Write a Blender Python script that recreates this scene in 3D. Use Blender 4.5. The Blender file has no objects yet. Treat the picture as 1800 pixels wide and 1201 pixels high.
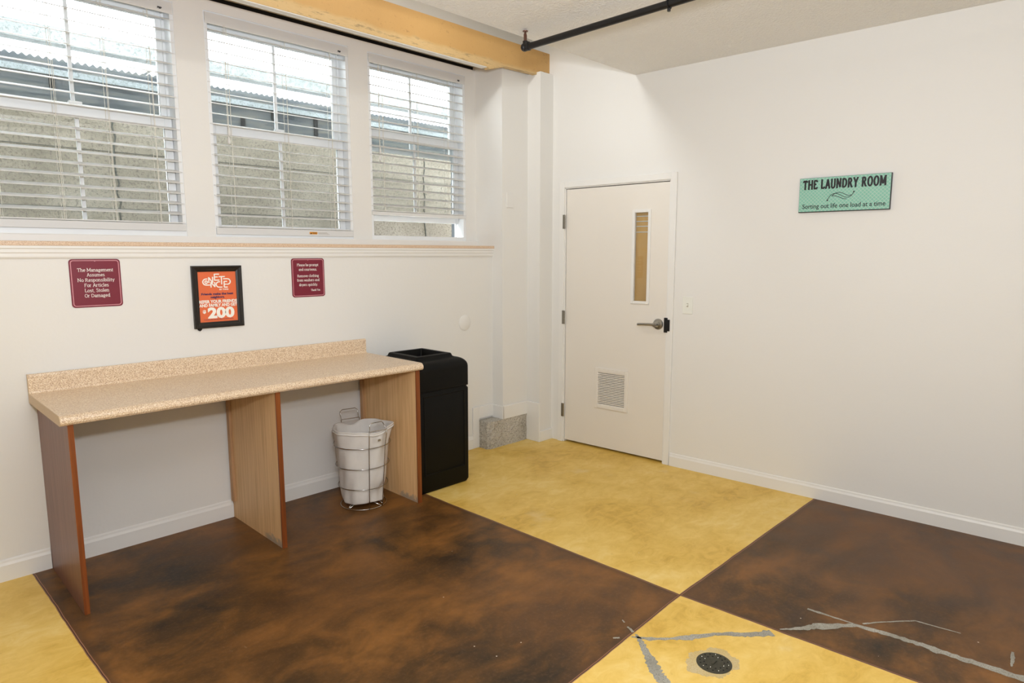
import bpy, bmesh, math, random
from mathutils import Vector, Matrix
random.seed(7)
PI = math.pi
scene = bpy.context.scene
COL = scene.collection

# ---------------------------------------------------------------- camera
cam_d = bpy.data.cameras.new('camera')
cam = bpy.data.objects.new('camera', cam_d); COL.objects.link(cam)
cam_d.sensor_width = 36.0
cam_d.lens = 36.0 * 1151.27 / 1800.0
cam_d.clip_start = 0.05
YAW, PITCH, ROLL = 0.7926, -0.1328, -0.0011
fw = Vector((math.sin(YAW) * math.cos(PITCH), math.cos(YAW) * math.cos(PITCH), math.sin(PITCH)))
rt = Vector((math.cos(YAW), -math.sin(YAW), 0)); up = rt.cross(fw)
rt, up = (rt * math.cos(ROLL) + up * math.sin(ROLL)), (up * math.cos(ROLL) - rt * math.sin(ROLL))
M3 = Matrix((rt, up, -fw)).transposed().to_4x4()
M3.translation = Vector((0, 0, 1.55))
cam.matrix_world = M3
scene.camera = cam

# ---------------------------------------------------------------- world, lights, exposure
vs = scene.view_settings
vs.view_transform = 'Standard'; vs.look = 'None'; vs.gamma = 1.0; vs.exposure = -0.12
world = bpy.data.worlds.new('overcast_sky'); scene.world = world
world.use_nodes = True
bg = world.node_tree.nodes['Background']
bg.inputs[0].default_value = (0.90, 0.96, 1.0, 1); bg.inputs[1].default_value = 15.0

def area_light(name, loc, target, sx, sy, power, col):
    d = bpy.data.lights.new(name, 'AREA'); d.shape = 'RECTANGLE'; d.size = sx; d.size_y = sy
    d.energy = power; d.color = col
    o = bpy.data.objects.new(name, d); COL.objects.link(o); o.location = loc
    o.rotation_euler = (Vector(target) - Vector(loc)).to_track_quat('-Z', 'Y').to_euler()
    return o
area_light('bounced_flash', (0.5, 0.45, 1.95), (0.95, 0.85, 2.825), 0.4, 0.4, 66, (0.95, 0.995, 1.10))
fd = bpy.data.lights.new('camera_flash', 'POINT'); fd.energy = 128; fd.color = (0.96, 0.995, 1.06); fd.shadow_soft_size = 0.06
fo = bpy.data.objects.new('camera_flash', fd); COL.objects.link(fo); fo.location = (0.05, 0.0, 1.92)
rl = area_light('recess_lamp', (2.0, 3.08, 3.26), (4.1, 2.95, 2.45), 0.25, 0.04, 3.6, (0.97, 0.99, 1.0)); rl.data.spread = 1.5
area_light('recess_fill', (1.9, 2.98, 3.30), (1.9, 3.7, 3.25), 2.4, 0.06, 3.5, (1.0, 0.96, 0.90))  # unseen fill light added to brighten the recess wall above the beam

# ---------------------------------------------------------------- material helpers
def lin(c):
    return tuple(((v / 255) / 12.92 if v / 255 <= 0.04045 else ((v / 255 + 0.055) / 1.055) ** 2.4) for v in c) + (1.0,)

class NT:
    def __init__(s, name):
        s.m = bpy.data.materials.new(name); s.m.use_nodes = True
        s.t = s.m.node_tree; s.n = s.t.nodes; s.b = s.n['Principled BSDF']; s._pos = None
    def new(s, kind, **kw):
        n = s.n.new(kind)
        for k, v in kw.items(): setattr(n, k, v)
        return n
    def link(s, a, b): s.t.links.new(a, b)
    def put(s, sock, v):
        if isinstance(v, (int, float)): sock.default_value = v
        elif isinstance(v, tuple): sock.default_value = v
        else: s.link(v, sock)
    @property
    def pos(s):
        if s._pos is None: s._pos = s.new('ShaderNodeNewGeometry').outputs['Position']
        return s._pos
    def obj(s): return s.new('ShaderNodeTexCoord').outputs['Object']
    def xyz(s, v):
        n = s.new('ShaderNodeSeparateXYZ'); s.link(v, n.inputs[0]); return n.outputs
    def math(s, op, a, b=0.0, c=0.0, clamp=False):
        n = s.new('ShaderNodeMath', operation=op, use_clamp=clamp)
        s.put(n.inputs[0], a); s.put(n.inputs[1], b)
        if len(n.inputs) > 2: s.put(n.inputs[2], c)
        return n.outputs[0]
    def noise(s, scale, detail=3, rough=0.5, vec=None, stretch=None, dist=0.0):
        n = s.new('ShaderNodeTexNoise'); n.inputs['Scale'].default_value = scale
        n.inputs['Detail'].default_value = detail; n.inputs['Roughness'].default_value = rough
        n.inputs['Distortion'].default_value = dist
        v = vec or s.pos
        if stretch:
            mp = s.new('ShaderNodeMapping'); mp.inputs['Scale'].default_value = stretch
            s.link(v, mp.inputs[0]); v = mp.outputs[0]
        s.link(v, n.inputs['Vector']); return n.outputs[0]
    def voro(s, scale, vec=None):
        n = s.new('ShaderNodeTexVoronoi'); n.inputs['Scale'].default_value = scale
        s.link(vec or s.pos, n.inputs['Vector']); return n.outputs
    def ramp(s, f, stops, mode='LINEAR'):
        n = s.new('ShaderNodeValToRGB'); s.put(n.inputs[0], f); r = n.color_ramp; r.interpolation = mode
        while len(r.elements) < len(stops): r.elements.new(0.5)
        for e, (p, c) in zip(r.elements, stops):
            e.position = p; e.color = lin(c) if len(c) == 3 else c
        return n.outputs[0]
    def smooth(s, f, a, b):
        n = s.new('ShaderNodeMapRange', interpolation_type='SMOOTHSTEP')
        s.put(n.inputs['Value'], f); n.inputs['From Min'].default_value = a; n.inputs['From Max'].default_value = b
        return n.outputs[0]
    def mix(s, f, a, b, mode='MIX'):
        n = s.new('ShaderNodeMix', data_type='RGBA', blend_type=mode)
        s.put(n.inputs[0], f)
        s.put(n.inputs[6], lin(a) if isinstance(a, tuple) and len(a) == 3 else a)
        s.put(n.inputs[7], lin(b) if isinstance(b, tuple) and len(b) == 3 else b)
        return n.outputs[2]
    def bump(s, h, strength, dist=0.01):
        n = s.new('ShaderNodeBump'); n.inputs['Strength'].default_value = strength; n.inputs['Distance'].default_value = dist
        s.link(h, n.inputs['Height']); s.link(n.outputs[0], s.b.inputs['Normal'])
    def set(s, color=None, rough=None, metal=None, spec=None, coat=None):
        if color is not None: s.put(s.b.inputs['Base Color'], lin(color) if isinstance(color, tuple) and len(color) == 3 else color)
        if rough is not None: s.put(s.b.inputs['Roughness'], rough)
        if metal is not None: s.b.inputs['Metallic'].default_value = metal
        if spec is not None: s.b.inputs['Specular IOR Level'].default_value = spec
        if coat is not None:
            s.b.inputs['Coat Weight'].default_value = coat; s.b.inputs['Coat Roughness'].default_value = 0.22
        return s.m

def simple(name, color, rough=0.5, metal=0.0, var=0.03, scale=6, bump=0, bscale=200, spec=0.5):
    t = NT(name)
    n = t.noise(scale, 2)
    dark = tuple(int(c * (1 - var)) for c in color)
    lightc = tuple(min(255, int(c * (1 + var))) for c in color)
    t.set(t.mix(n, dark, lightc), rough, metal, spec)
    if bump: t.bump(t.noise(bscale, 2), bump, 0.004)
    return t.m

WALLC = (234, 232, 226)
m_wall = simple('wall_paint', WALLC, 0.55, var=0.006, scale=1.2, bump=0.10, bscale=60)
m_trim = simple('trim_paint', (237, 235, 229), 0.38, var=0.006, scale=3, bump=0.05, bscale=40)
m_door = simple('door_paint', (235, 229, 218), 0.42, var=0.008, scale=3, bump=0.04, bscale=50)
def mk():
    t = NT('ceiling_texture')
    a = t.noise(55, 4, 0.7); v = t.voro(70)
    t.set(t.mix(t.noise(3, 2), (240, 238, 233), (245, 243, 238)), 0.9)
    t.bump(t.math('ADD', a, t.math('MULTIPLY', v[0], 0.6)), 0.55, 0.012)
    return t.m
m_ceil = mk()
m_vinyl = simple('white_vinyl', (238, 240, 240), 0.35, var=0.005)
def mk():
    t = NT('blind_white'); t.set((246, 245, 241), 0.4)
    tl = t.new('ShaderNodeBsdfTranslucent'); tl.inputs[0].default_value = (0.9, 0.9, 0.88, 1); mx = t.new('ShaderNodeMixShader'); mx.inputs[0].default_value = 0.25
    t.link(t.b.outputs[0], mx.inputs[1]); t.link(tl.outputs[0], mx.inputs[2]); t.link(mx.outputs[0], t.n['Material Output'].inputs[0]); return t.m
m_slat = mk()
m_cord = simple('blind_cord', (232, 228, 216), 0.8)
m_chrome = simple('chrome_wire', (190, 188, 184), 0.18, 1.0)
m_satin = simple('satin_nickel', (176, 174, 168), 0.32, 1.0)
m_hinge = simple('hinge_steel', (150, 146, 136), 0.35, 1.0)
m_black = simple('black_metal', (14, 14, 15), 0.4)
m_blackwood = simple('black_frame', (26, 21, 18), 0.32, var=0.15, scale=20)
m_plate = simple('switch_plastic', (236, 236, 226), 0.3)
m_brass = simple('old_copper', (120, 86, 72), 0.5, 0.8)
def mk():
    t = NT('black_plastic'); t.set((7, 7, 6), 0.5, spec=0.18)
    t.bump(t.noise(700, 2), 0.35, 0.002); return t.m
m_bin = mk()
def mk():
    t = NT('laundry_bag_fabric'); w = t.noise(500, 1)
    t.set(t.mix(t.noise(9, 3), (214, 208, 200), (230, 226, 219)), 0.85)
    t.bump(t.math('ADD', t.math('MULTIPLY', w, 0.2), t.noise(14, 2)), 0.35, 0.012); return t.m
m_bag = mk()
def mk():
    t = NT('speckled_laminate')
    a = t.noise(230, 3, 0.8); b = t.noise(170, 2, 0.8)
    c = t.ramp(a, [(0.36, (172, 138, 110)), (0.46, (222, 194, 158)), (0.54, (236, 212, 180)), (0.63, (254, 242, 222))])
    c = t.mix(t.smooth(b, 0.60, 0.68), c, (170, 134, 108))
    t.set(c, 0.33); return t.m
m_lam = mk()
def mk():
    t = NT('sill_laminate'); a = t.noise(300, 3, 0.8)
    t.set(t.ramp(a, [(0.36, (186, 150, 120)), (0.5, (222, 194, 164)), (0.62, (238, 216, 190))]), 0.4); return t.m
m_sill = mk()
m_lam_edge = simple('laminate_end_cap', (206, 178, 140), 0.4, var=0.02)
def grain(name, c0, c1, c2, rough, st=(90, 90, 3.0), sp=1.0):
    t = NT(name); a = t.noise(sp, 4, 0.6, stretch=st)
    t.set(t.ramp(a, [(0.3, c0), (0.5, c1), (0.7, c2)]), rough); return t.m
def mk():
    t = NT('tan_melamine'); a = t.noise(1.0, 4, 0.6, stretch=(60, 60, 2.5))
    c = t.ramp(a, [(0.3, (216, 172, 118)), (0.5, (230, 188, 134)), (0.7, (240, 200, 146))])
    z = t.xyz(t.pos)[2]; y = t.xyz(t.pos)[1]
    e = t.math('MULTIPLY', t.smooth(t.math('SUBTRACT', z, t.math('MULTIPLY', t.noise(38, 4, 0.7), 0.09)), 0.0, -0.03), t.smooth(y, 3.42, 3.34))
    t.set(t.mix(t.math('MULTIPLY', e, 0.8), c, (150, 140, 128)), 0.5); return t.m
m_tanwood = mk()
m_mauve = grain('brown_veneer', (104, 66, 54), (120, 80, 66), (136, 94, 78), 0.38, (80, 80, 3))
m_edge = grain('orange_brown_edge', (108, 54, 18), (130, 66, 24), (148, 82, 32), 0.4, (60, 60, 2))
m_cleat = grain('raw_wood_cleat', (176, 134, 92), (192, 150, 108), (204, 164, 120), 0.6, (60, 60, 3))
def mk():
    t = NT('tan_painted_beam')
    a = t.noise(2.2, 3); st = t.noise(1.0, 6, 0.75, stretch=(7, 30, 44)); sp = t.noise(26, 6, 0.85)
    c = t.mix(a, (198, 154, 92), (210, 168, 106))
    z = t.xyz(t.pos)[2]
    low = t.smooth(t.math('ADD', z, t.math('MULTIPLY', t.noise(6, 3), 0.05)), 2.985, 2.955)
    c = t.mix(t.math('MULTIPLY', low, 0.75), c, t.mix(st, (190, 158, 104), (236, 208, 156)))
    c = t.mix(t.math('MULTIPLY', t.smooth(sp, 0.58, 0.68), 0.5), c, (138, 104, 60))
    c = t.mix(t.math('MULTIPLY', t.math('MULTIPLY', low, t.smooth(st, 0.52, 0.62)), 0.7), c, (146, 122, 84))
    t.set(c, 0.6); t.bump(t.math('ADD', sp, t.math('MULTIPLY', low, 0.8)), 0.3, 0.006); return t.m
m_beam = mk()
def concrete(name, c0, c1, c2, scale=1.0, dark=(70, 66, 58), bump=0.5):
    t = NT(name)
    a = t.noise(2.0 * scale, 5, 0.65); b = t.noise(60 * scale, 4, 0.8); d = t.noise(24 * scale, 3, 0.7)
    c = t.ramp(a, [(0.3, c0), (0.5, c1), (0.72, c2)])
    c = t.mix(t.math('MULTIPLY', t.smooth(b, 0.50, 0.62), 0.75), c, dark)
    c = t.mix(t.math('MULTIPLY', t.smooth(d, 0.58, 0.70), 0.35), c, c2)
    t.set(c, 0.92); t.bump(t.math('ADD', b, d), bump, 0.01); return t.m
m_conc = concrete('retaining_concrete', (104, 97, 84), (122, 114, 101), (138, 131, 119), 1.0, (58, 53, 44))
m_conc_grey = concrete('grey_concrete', (112, 118, 118), (132, 136, 136), (148, 152, 152), 1.0, (84, 86, 84))
m_plinth = concrete('column_concrete', (182, 176, 162), (204, 198, 184), (222, 216, 204), 1.5, (104, 96, 82), 0.9)
m_joint = simple('joint_dark', (58, 58, 52), 0.9, var=0.2, scale=30)
m_boards = grain('weathered_boards', (44, 48, 52), (72, 75, 76), (96, 92, 84), 0.9, (3, 3, 40))
def mk():
    t = NT('corrugated_white'); t.set((244, 246, 248), 0.5)
    tl = t.new('ShaderNodeBsdfTranslucent'); tl.inputs[0].default_value = (0.9, 0.93, 0.95, 1); mx = t.new('ShaderNodeMixShader'); mx.inputs[0].default_value = 0.6
    t.link(t.b.outputs[0], mx.inputs[1]); t.link(tl.outputs[0], mx.inputs[2]); t.link(mx.outputs[0], t.n['Material Output'].inputs[0]); return t.m
m_sheet = mk()
m_jambstrip = simple('grey_jamb_strip', (88, 92, 94), 0.6)
m_gapdark = simple('dark_gap', (18, 18, 18), 0.9)

def mk():
    t = NT('stained_concrete_floor')
    P = t.xyz(t.pos); X, Y = P[0], P[1]
    w = t.math('MULTIPLY', t.math('SUBTRACT', t.noise(5, 3), 0.5), 0.012)
    dy = t.math('SUBTRACT', Y, 1.434)
    xj = t.math('ADD', t.math('ADD', t.math('MULTIPLY', t.math('MAXIMUM', dy, 0.0), -0.0158), t.math('MULTIPLY', t.math('MINIMUM', dy, 0.0), -0.064)), 2.549)
    dA = t.math('ADD', t.math('SUBTRACT', X, xj), w)
    dx = t.math('SUBTRACT', X, 2.549)
    yj = t.math('ADD', t.math('ADD', t.math('MULTIPLY', t.math('MAXIMUM', dx, 0.0), 0.0043), t.math('MULTIPLY', t.math('MINIMUM', dx, 0.0), 0.048)), 1.434)
    dB = t.math('ADD', t.math('SUBTRACT', Y, yj), w)
    xc = t.math('ADD', t.math('MULTIPLY', t.math('SUBTRACT', Y, 3.786), -0.0185), 0.512)
    dC = t.math('ADD', t.math('SUBTRACT', X, xc), w)
    sgn = t.math('MULTIPLY', t.math('MULTIPLY', t.math('SIGN', dA), t.math('SIGN', dB)), t.math('SIGN', dC))
    yel = t.math('GREATER_THAN', sgn, 0.0)
    # brown acid stain
    n1 = t.noise(1.5, 5, 0.62, stretch=(1, 1.5, 1), dist=0.4); n2 = t.noise(4.5, 5, 0.6, stretch=(1.0, 1.3, 1), dist=0.6); n3 = t.noise(60, 3, 0.7)
    mixn = t.math('ADD', t.math('MULTIPLY', n1, 0.62), t.math('MULTIPLY', n2, 0.38))
    br = t.ramp(mixn, [(0.37, (42, 30, 16)), (0.45, (74, 50, 22)), (0.52, (106, 70, 30)), (0.59, (130, 86, 38)), (0.68, (152, 102, 48))])
    hz = t.smooth(t.noise(0.9, 3, 0.5), 0.42, 0.62)
    br = t.mix(t.math('MULTIPLY', hz, 0.40), br, (112, 74, 40))
    br = t.mix(t.math('MULTIPLY', t.smooth(n3, 0.45, 0.75), 0.12), br, (160, 120, 84))
    # darker, greyer stain in the far right slab
    rs = t.math('MULTIPLY', t.math('GREATER_THAN', dA, 0.0), t.smooth(t.math('ADD', X, t.math('MULTIPLY', n1, 1.2)), 3.3, 4.2))
    br = t.mix(t.math('MULTIPLY', rs, 0.5), br, (92, 66, 46))
    # yellow stain
    y1 = t.noise(1.8, 5, 0.6, dist=0.5); y2 = t.noise(9, 5, 0.7, stretch=(1, 1.6, 1), dist=0.8)
    ye = t.ramp(t.math('ADD', t.math('MULTIPLY', y1, 0.6), t.math('MULTIPLY', y2, 0.4)), [(0.34, (204, 162, 66)), (0.44, (226, 186, 88)), (0.54, (236, 199, 106)), (0.66, (244, 214, 134))])
    ye = t.mix(t.math('MULTIPLY', t.smooth(t.noise(34, 4, 0.75), 0.60, 0.74), 0.35), ye, (190, 146, 66))
    ye = t.mix(t.math('MULTIPLY', t.smooth(t.noise(2.6, 4, 0.6), 0.60, 0.72), 0.30), ye, (232, 212, 166))
    c = t.mix(yel, br, ye)
    # scored joints
    aA, aB, aC = (t.math('ABSOLUTE', d) for d in (dA, dB, dC))
    dm = t.math('MINIMUM', t.math('MINIMUM', aA, aB), aC)
    halo = t.math('MULTIPLY', t.smooth(dm, 0.045, 0.004), t.math('SUBTRACT', 1.0, yel))
    c = t.mix(t.math('MULTIPLY', halo, 0.55), c, (74, 50, 32))
    c = t.mix(t.smooth(dm, 0.0065, 0.004), c, (150, 106, 78))
    c = t.mix(t.smooth(dm, 0.0025, 0.0012), c, (64, 40, 26))
    # scratches and small pale specks
    v = t.voro(11)
    sp = t.math('MULTIPLY', t.math('LESS_THAN', v[0], 0.035), t.math('GREATER_THAN', t.noise(3.1, 2), 0.56))
    c = t.mix(t.math('MULTIPLY', sp, 0.85), c, (226, 214, 196))
    sc = t.noise(1.0, 6, 0.8, stretch=(9, 1.2, 1), dist=1.5)
    c = t.mix(t.math('MULTIPLY', t.smooth(sc, 0.66, 0.74), 0.22), c, (196, 176, 150))
    t.set(c, t.math('ADD', t.math('MULTIPLY', n2, 0.25), 0.32), spec=0.34)
    t.bump(t.math('ADD', t.math('MULTIPLY', n3, 0.25), t.smooth(dm, 0.0, 0.006)), 0.18, 0.003)
    return t.m
m_floor = mk()
m_crack = concrete('crack_filler_grey', (150, 146, 132), (170, 166, 154), (188, 184, 172), 3, (118, 112, 98), 0.4)
m_halo = concrete('worn_concrete', (204, 176, 112), (206, 184, 134), (210, 194, 156), 3, (190, 158, 92), 0.3)
m_drain = simple('cast_drain', (74, 72, 60), 0.5, 0.6, var=0.2, scale=60)
m_drainglint = simple('drain_glint', (210, 206, 190), 0.25, 0.9)
m_maroon = simple('maroon_plastic', (122, 30, 50), 0.4, var=0.03)
m_signline = simple('sign_pink_line', (214, 150, 158), 0.5)
m_signtext = simple('sign_white', (240, 232, 226), 0.5)
m_orange = simple('orange_poster', (232, 112, 66), 0.45, var=0.03, scale=9)
m_navy = simple('navy_print', (70, 44, 88), 0.5)
m_white = simple('white_print', (250, 246, 236), 0.5)
m_dark_print = simple('black_print', (22, 18, 18), 0.5)
m_yel_label = simple('warning_yellow', (226, 150, 30), 0.5)
m_greylabel = simple('grey_print', (186, 178, 162), 0.6)
def mk():
    t = NT('teal_lattice'); o = t.xyz(t.obj()); x, z = o[0], o[2]
    k = 2 * PI / 0.021
    a = t.math('ABSOLUTE', t.math('SINE', t.math('MULTIPLY', t.math('ADD', x, z), k / 2)))
    b = t.math('ABSOLUTE', t.math('SINE', t.math('MULTIPLY', t.math('SUBTRACT', x, z), k / 2)))
    ln = t.math('MAXIMUM', t.smooth(a, 0.34, 0.16), t.smooth(b, 0.34, 0.16))
    c = t.mix(t.noise(18, 3, vec=t.obj()), (124, 186, 162), (142, 200, 178))
    t.set(t.mix(t.math('MULTIPLY', ln, 0.75), c, (190, 210, 198)), 0.5); return t.m
m_teal = mk()
def mk():
    t = NT('window_glass'); n = t.n
    tr = t.new('ShaderNodeBsdfTransparent'); gl = t.new('ShaderNodeBsdfGlossy'); gl.inputs['Roughness'].default_value = 0.02
    tr.inputs[0].default_value = (0.95, 0.97, 0.97, 1)
    fr = t.new('ShaderNodeFresnel'); fr.inputs[0].default_value = 1.45
    mx = t.new('ShaderNodeMixShader')
    t.link(fr.outputs[0], mx.inputs[0]); t.link(tr.outputs[0], mx.inputs[1]); t.link(gl.outputs[0], mx.inputs[2])
    t.link(mx.outputs[0], n['Material Output'].inputs[0]); return t.m
m_glass = mk()
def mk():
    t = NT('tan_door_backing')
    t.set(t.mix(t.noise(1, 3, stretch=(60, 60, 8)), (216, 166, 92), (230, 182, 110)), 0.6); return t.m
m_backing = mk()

# ---------------------------------------------------------------- mesh helpers
def finish(name, bm, mat, parent=None, smooth=False):
    me = bpy.data.meshes.new(name); bm.normal_update()
    bmesh.ops.recalc_face_normals(bm, faces=bm.faces)
    bm.to_mesh(me); bm.free()
    mats = mat if isinstance(mat, (list, tuple)) else [mat]
    for m in mats: me.materials.append(m)
    if smooth:
        for p in me.polygons: p.use_smooth = True
    o = bpy.data.objects.new(name, me); COL.objects.link(o)
    if parent: o.parent = parent
    if smooth == 'auto':
        md = o.modifiers.new('split', 'EDGE_SPLIT'); md.split_angle = math.radians(38)
    return o
def addbox(bm, x0, x1, y0, y1, z0, z1, bevel=0.0, seg=2, mi=0):
    vs_ = [bm.verts.new((x, y, z)) for x in (x0, x1) for y in (y0, y1) for z in (z0, z1)]
    F = [(0, 1, 3, 2), (4, 6, 7, 5), (0, 4, 5, 1), (2, 3, 7, 6), (0, 2, 6, 4), (1, 5, 7, 3)]
    fs = [bm.faces.new([vs_[i] for i in f]) for f in F]
    for f in fs: f.material_index = mi
    if bevel:
        es = set(e for f in fs for e in f.edges)
        r = bmesh.ops.bevel(bm, geom=list(es), offset=bevel, segments=seg, profile=0.5, affect='EDGES')
        for f in r['faces']: f.material_index = mi
def box(name, dims, mat, parent=None, bevel=0.0, seg=2):
    bm = bmesh.new(); addbox(bm, *dims, bevel=bevel, seg=seg); return finish(name, bm, mat, parent)
def boxes(name, lst, mat, parent=None, bevel=0.0):
    bm = bmesh.new()
    for d in lst: addbox(bm, *d, bevel=bevel)
    return finish(name, bm, mat, parent)
def prism(bm, poly, axis, a, b, mi=0):
    """poly: 2D points; axis the extrusion axis; other two in xyz order"""
    def mkv(p, t):
        return {'x': (t, p[0], p[1]), 'y': (p[0], t, p[1]), 'z': (p[0], p[1], t)}[axis]
    A = [bm.verts.new(mkv(p, a)) for p in poly]; B = [bm.verts.new(mkv(p, b)) for p in poly]
    n = len(poly)
    fs = [bm.faces.new(A), bm.faces.new(B[::-1])]
    for i in range(n): fs.append(bm.faces.new([A[i], B[i], B[(i + 1) % n], A[(i + 1) % n]]))
    for f in fs: f.material_index = mi
def tube(bm, pts, r, seg=8, closed=False):
    pts = [Vector(p) for p in pts]; n = len(pts); rings = []
    prev = None
    for i, p in enumerate(pts):
        if closed: d = (pts[(i + 1) % n] - pts[i - 1]).normalized()
        else: d = (pts[min(i + 1, n - 1)] - pts[max(i - 1, 0)]).normalized()
        if prev is None:
            a = Vector((0, 0, 1)) if abs(d.z) < 0.9 else Vector((1, 0, 0))
            u_ = d.cross(a).normalized()
        else:
            u_ = (prev - d * prev.dot(d)).normalized()
        prev = u_; v_ = d.cross(u_)
        rings.append([bm.verts.new(p + (u_ * math.cos(2 * PI * k / seg) + v_ * math.sin(2 * PI * k / seg)) * r) for k in range(seg)])
    m = n if closed else n - 1
    for i in range(m):
        A, B = rings[i], rings[(i + 1) % n]
        for k in range(seg): bm.faces.new([A[k], A[(k + 1) % seg], B[(k + 1) % seg], B[k]])
    if not closed:
        bm.faces.new(rings[0][::-1]); bm.faces.new(rings[-1])
def ring_pts(c, r, n=40, z=0): return [(c[0] + r * math.cos(2 * PI * i / n), c[1] + r * math.sin(2 * PI * i / n), z) for i in range(n)]
def lathe(bm, prof, M=None, seg=32):
    """prof: (r, h) along local z"""
    M = M or Matrix.Identity(4); rings = []
    for r, h in prof:
        if r < 1e-6: rings.append([bm.verts.new(M @ Vector((0, 0, h)))])
        else: rings.append([bm.verts.new(M @ Vector((r * math.cos(2 * PI * k / seg), r * math.sin(2 * PI * k / seg), h))) for k in range(seg)])
    for A, B in zip(rings, rings[1:]):
        for k in range(seg):
            k2 = (k + 1) % seg
            if len(A) == 1 and len(B) == 1: continue
            if len(A) == 1: bm.faces.new([A[0], B[k], B[k2]])
            elif len(B) == 1: bm.faces.new([A[k], A[k2], B[0]])
            else: bm.faces.new([A[k], A[k2], B[k2], B[k]])
def empty(name, loc=(0, 0, 0), rz=0, parent=None):
    o = bpy.data.objects.new(name, None); COL.objects.link(o); o.location = loc; o.rotation_euler = (0, 0, rz)
    o.empty_display_size = 0.1
    if parent: o.parent = parent
    return o
def tag(o, label, cat, group=None):
    o['label'] = label; o['category'] = cat
    if group: o['group'] = group
    return o
def struct(o): o['kind'] = 'structure'; return o
FONT = None
def text_mesh(bm, s, size, cx, cz, y, align='CENTER', sx=1.0, bold=0.0, rot=0.0, depth=0.0006, width=None, fwidth=None):
    """lettering in the x-z plane facing -y, added to bm; cz is the baseline"""
    cu = bpy.data.curves.new('t', 'FONT'); cu.body = s; cu.size = size; cu.align_x = align; cu.offset = bold; cu.extrude = depth; cu.resolution_u = 3
    o = bpy.data.objects.new('t', cu); COL.objects.link(o)
    dg = bpy.context.evaluated_depsgraph_get()
    me = bpy.data.meshes.new_from_object(o.evaluated_get(dg))
    xs = [v.co.x for v in me.vertices]
    if width and xs: sx = width / (max(xs) - min(xs))
    off = 0.0
    if width and xs and align == 'CENTER': off = -(max(xs) + min(xs)) / 2
    M = Matrix.Translation((cx, y, cz)) @ Matrix.Rotation(rot, 4, 'Y') @ Matrix.Diagonal((sx, 1, 1, 1)) @ Matrix.Rotation(PI / 2, 4, 'X') @ Matrix.Translation((off, 0, 0))
    me.transform(M); bm.from_mesh(me)
    bpy.data.objects.remove(o); bpy.data.curves.remove(cu); bpy.data.meshes.remove(me)
def strokes(bm, lines, w, y0, y1):
    """flat bars in the x-z plane following polylines, mitred, each a hair apart in depth"""
    parts = []
    for pl in lines:      # sharp corners become separate bars
        cur = [pl[0], pl[1]]
        for p in pl[2:]:
            d1 = (Vector(cur[-1]) - Vector(cur[-2])); d2 = Vector(p) - Vector(cur[-1])
            if d1.length > 1e-7 and d2.length > 1e-7 and d1.normalized().dot(d2.normalized()) < 0.35:
                parts.append(cur); cur = [cur[-1], p]
            else: cur.append(p)
        parts.append(cur)
    for k, pl in enumerate(parts):
        P = [Vector(p) for p in pl]; n = len(P); closed = n > 4 and (P[0] - P[-1]).length < 1e-5
        if closed: P = P[:-1]; n -= 1
        A, B = [], []
        for i in range(n):
            a = P[i - 1] if (i > 0 or closed) else P[i]; b = P[(i + 1) % n] if (i < n - 1 or closed) else P[i]
            d = (b - a).normalized(); q = Vector((-d.y, d.x)) * (w / 2); A.append(P[i] + q); B.append(P[i] - q)
        ya = y0 - 0.00006 * (k % 7)
        fa = [bm.verts.new((p.x, ya, p.y)) for p in A]; fb = [bm.verts.new((p.x, ya, p.y)) for p in B]
        ba = [bm.verts.new((p.x, y1, p.y)) for p in A]; bb = [bm.verts.new((p.x, y1, p.y)) for p in B]
        for i in range(n if closed else n - 1):
            j = (i + 1) % n
            bm.faces.new([fa[i], fa[j], fb[j], fb[i]]); bm.faces.new([fa[j], fa[i], ba[i], ba[j]]); bm.faces.new([fb[i], fb[j], bb[j], bb[i]])
            bm.faces.new([ba[j], ba[i], bb[i], bb[j]])
def GA(cx, cy, rx, ry, a0, a1, n=None):
    n = n or max(4, int(abs(a1 - a0) / 24))
    return [(cx + rx * math.cos(math.radians(a0 + (a1 - a0) * i / n)), cy + ry * math.sin(math.radians(a0 + (a1 - a0) * i / n))) for i in range(n + 1)]
def _bowl(c): return GA(c, .225, .15, .215, 0, 360)
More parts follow.
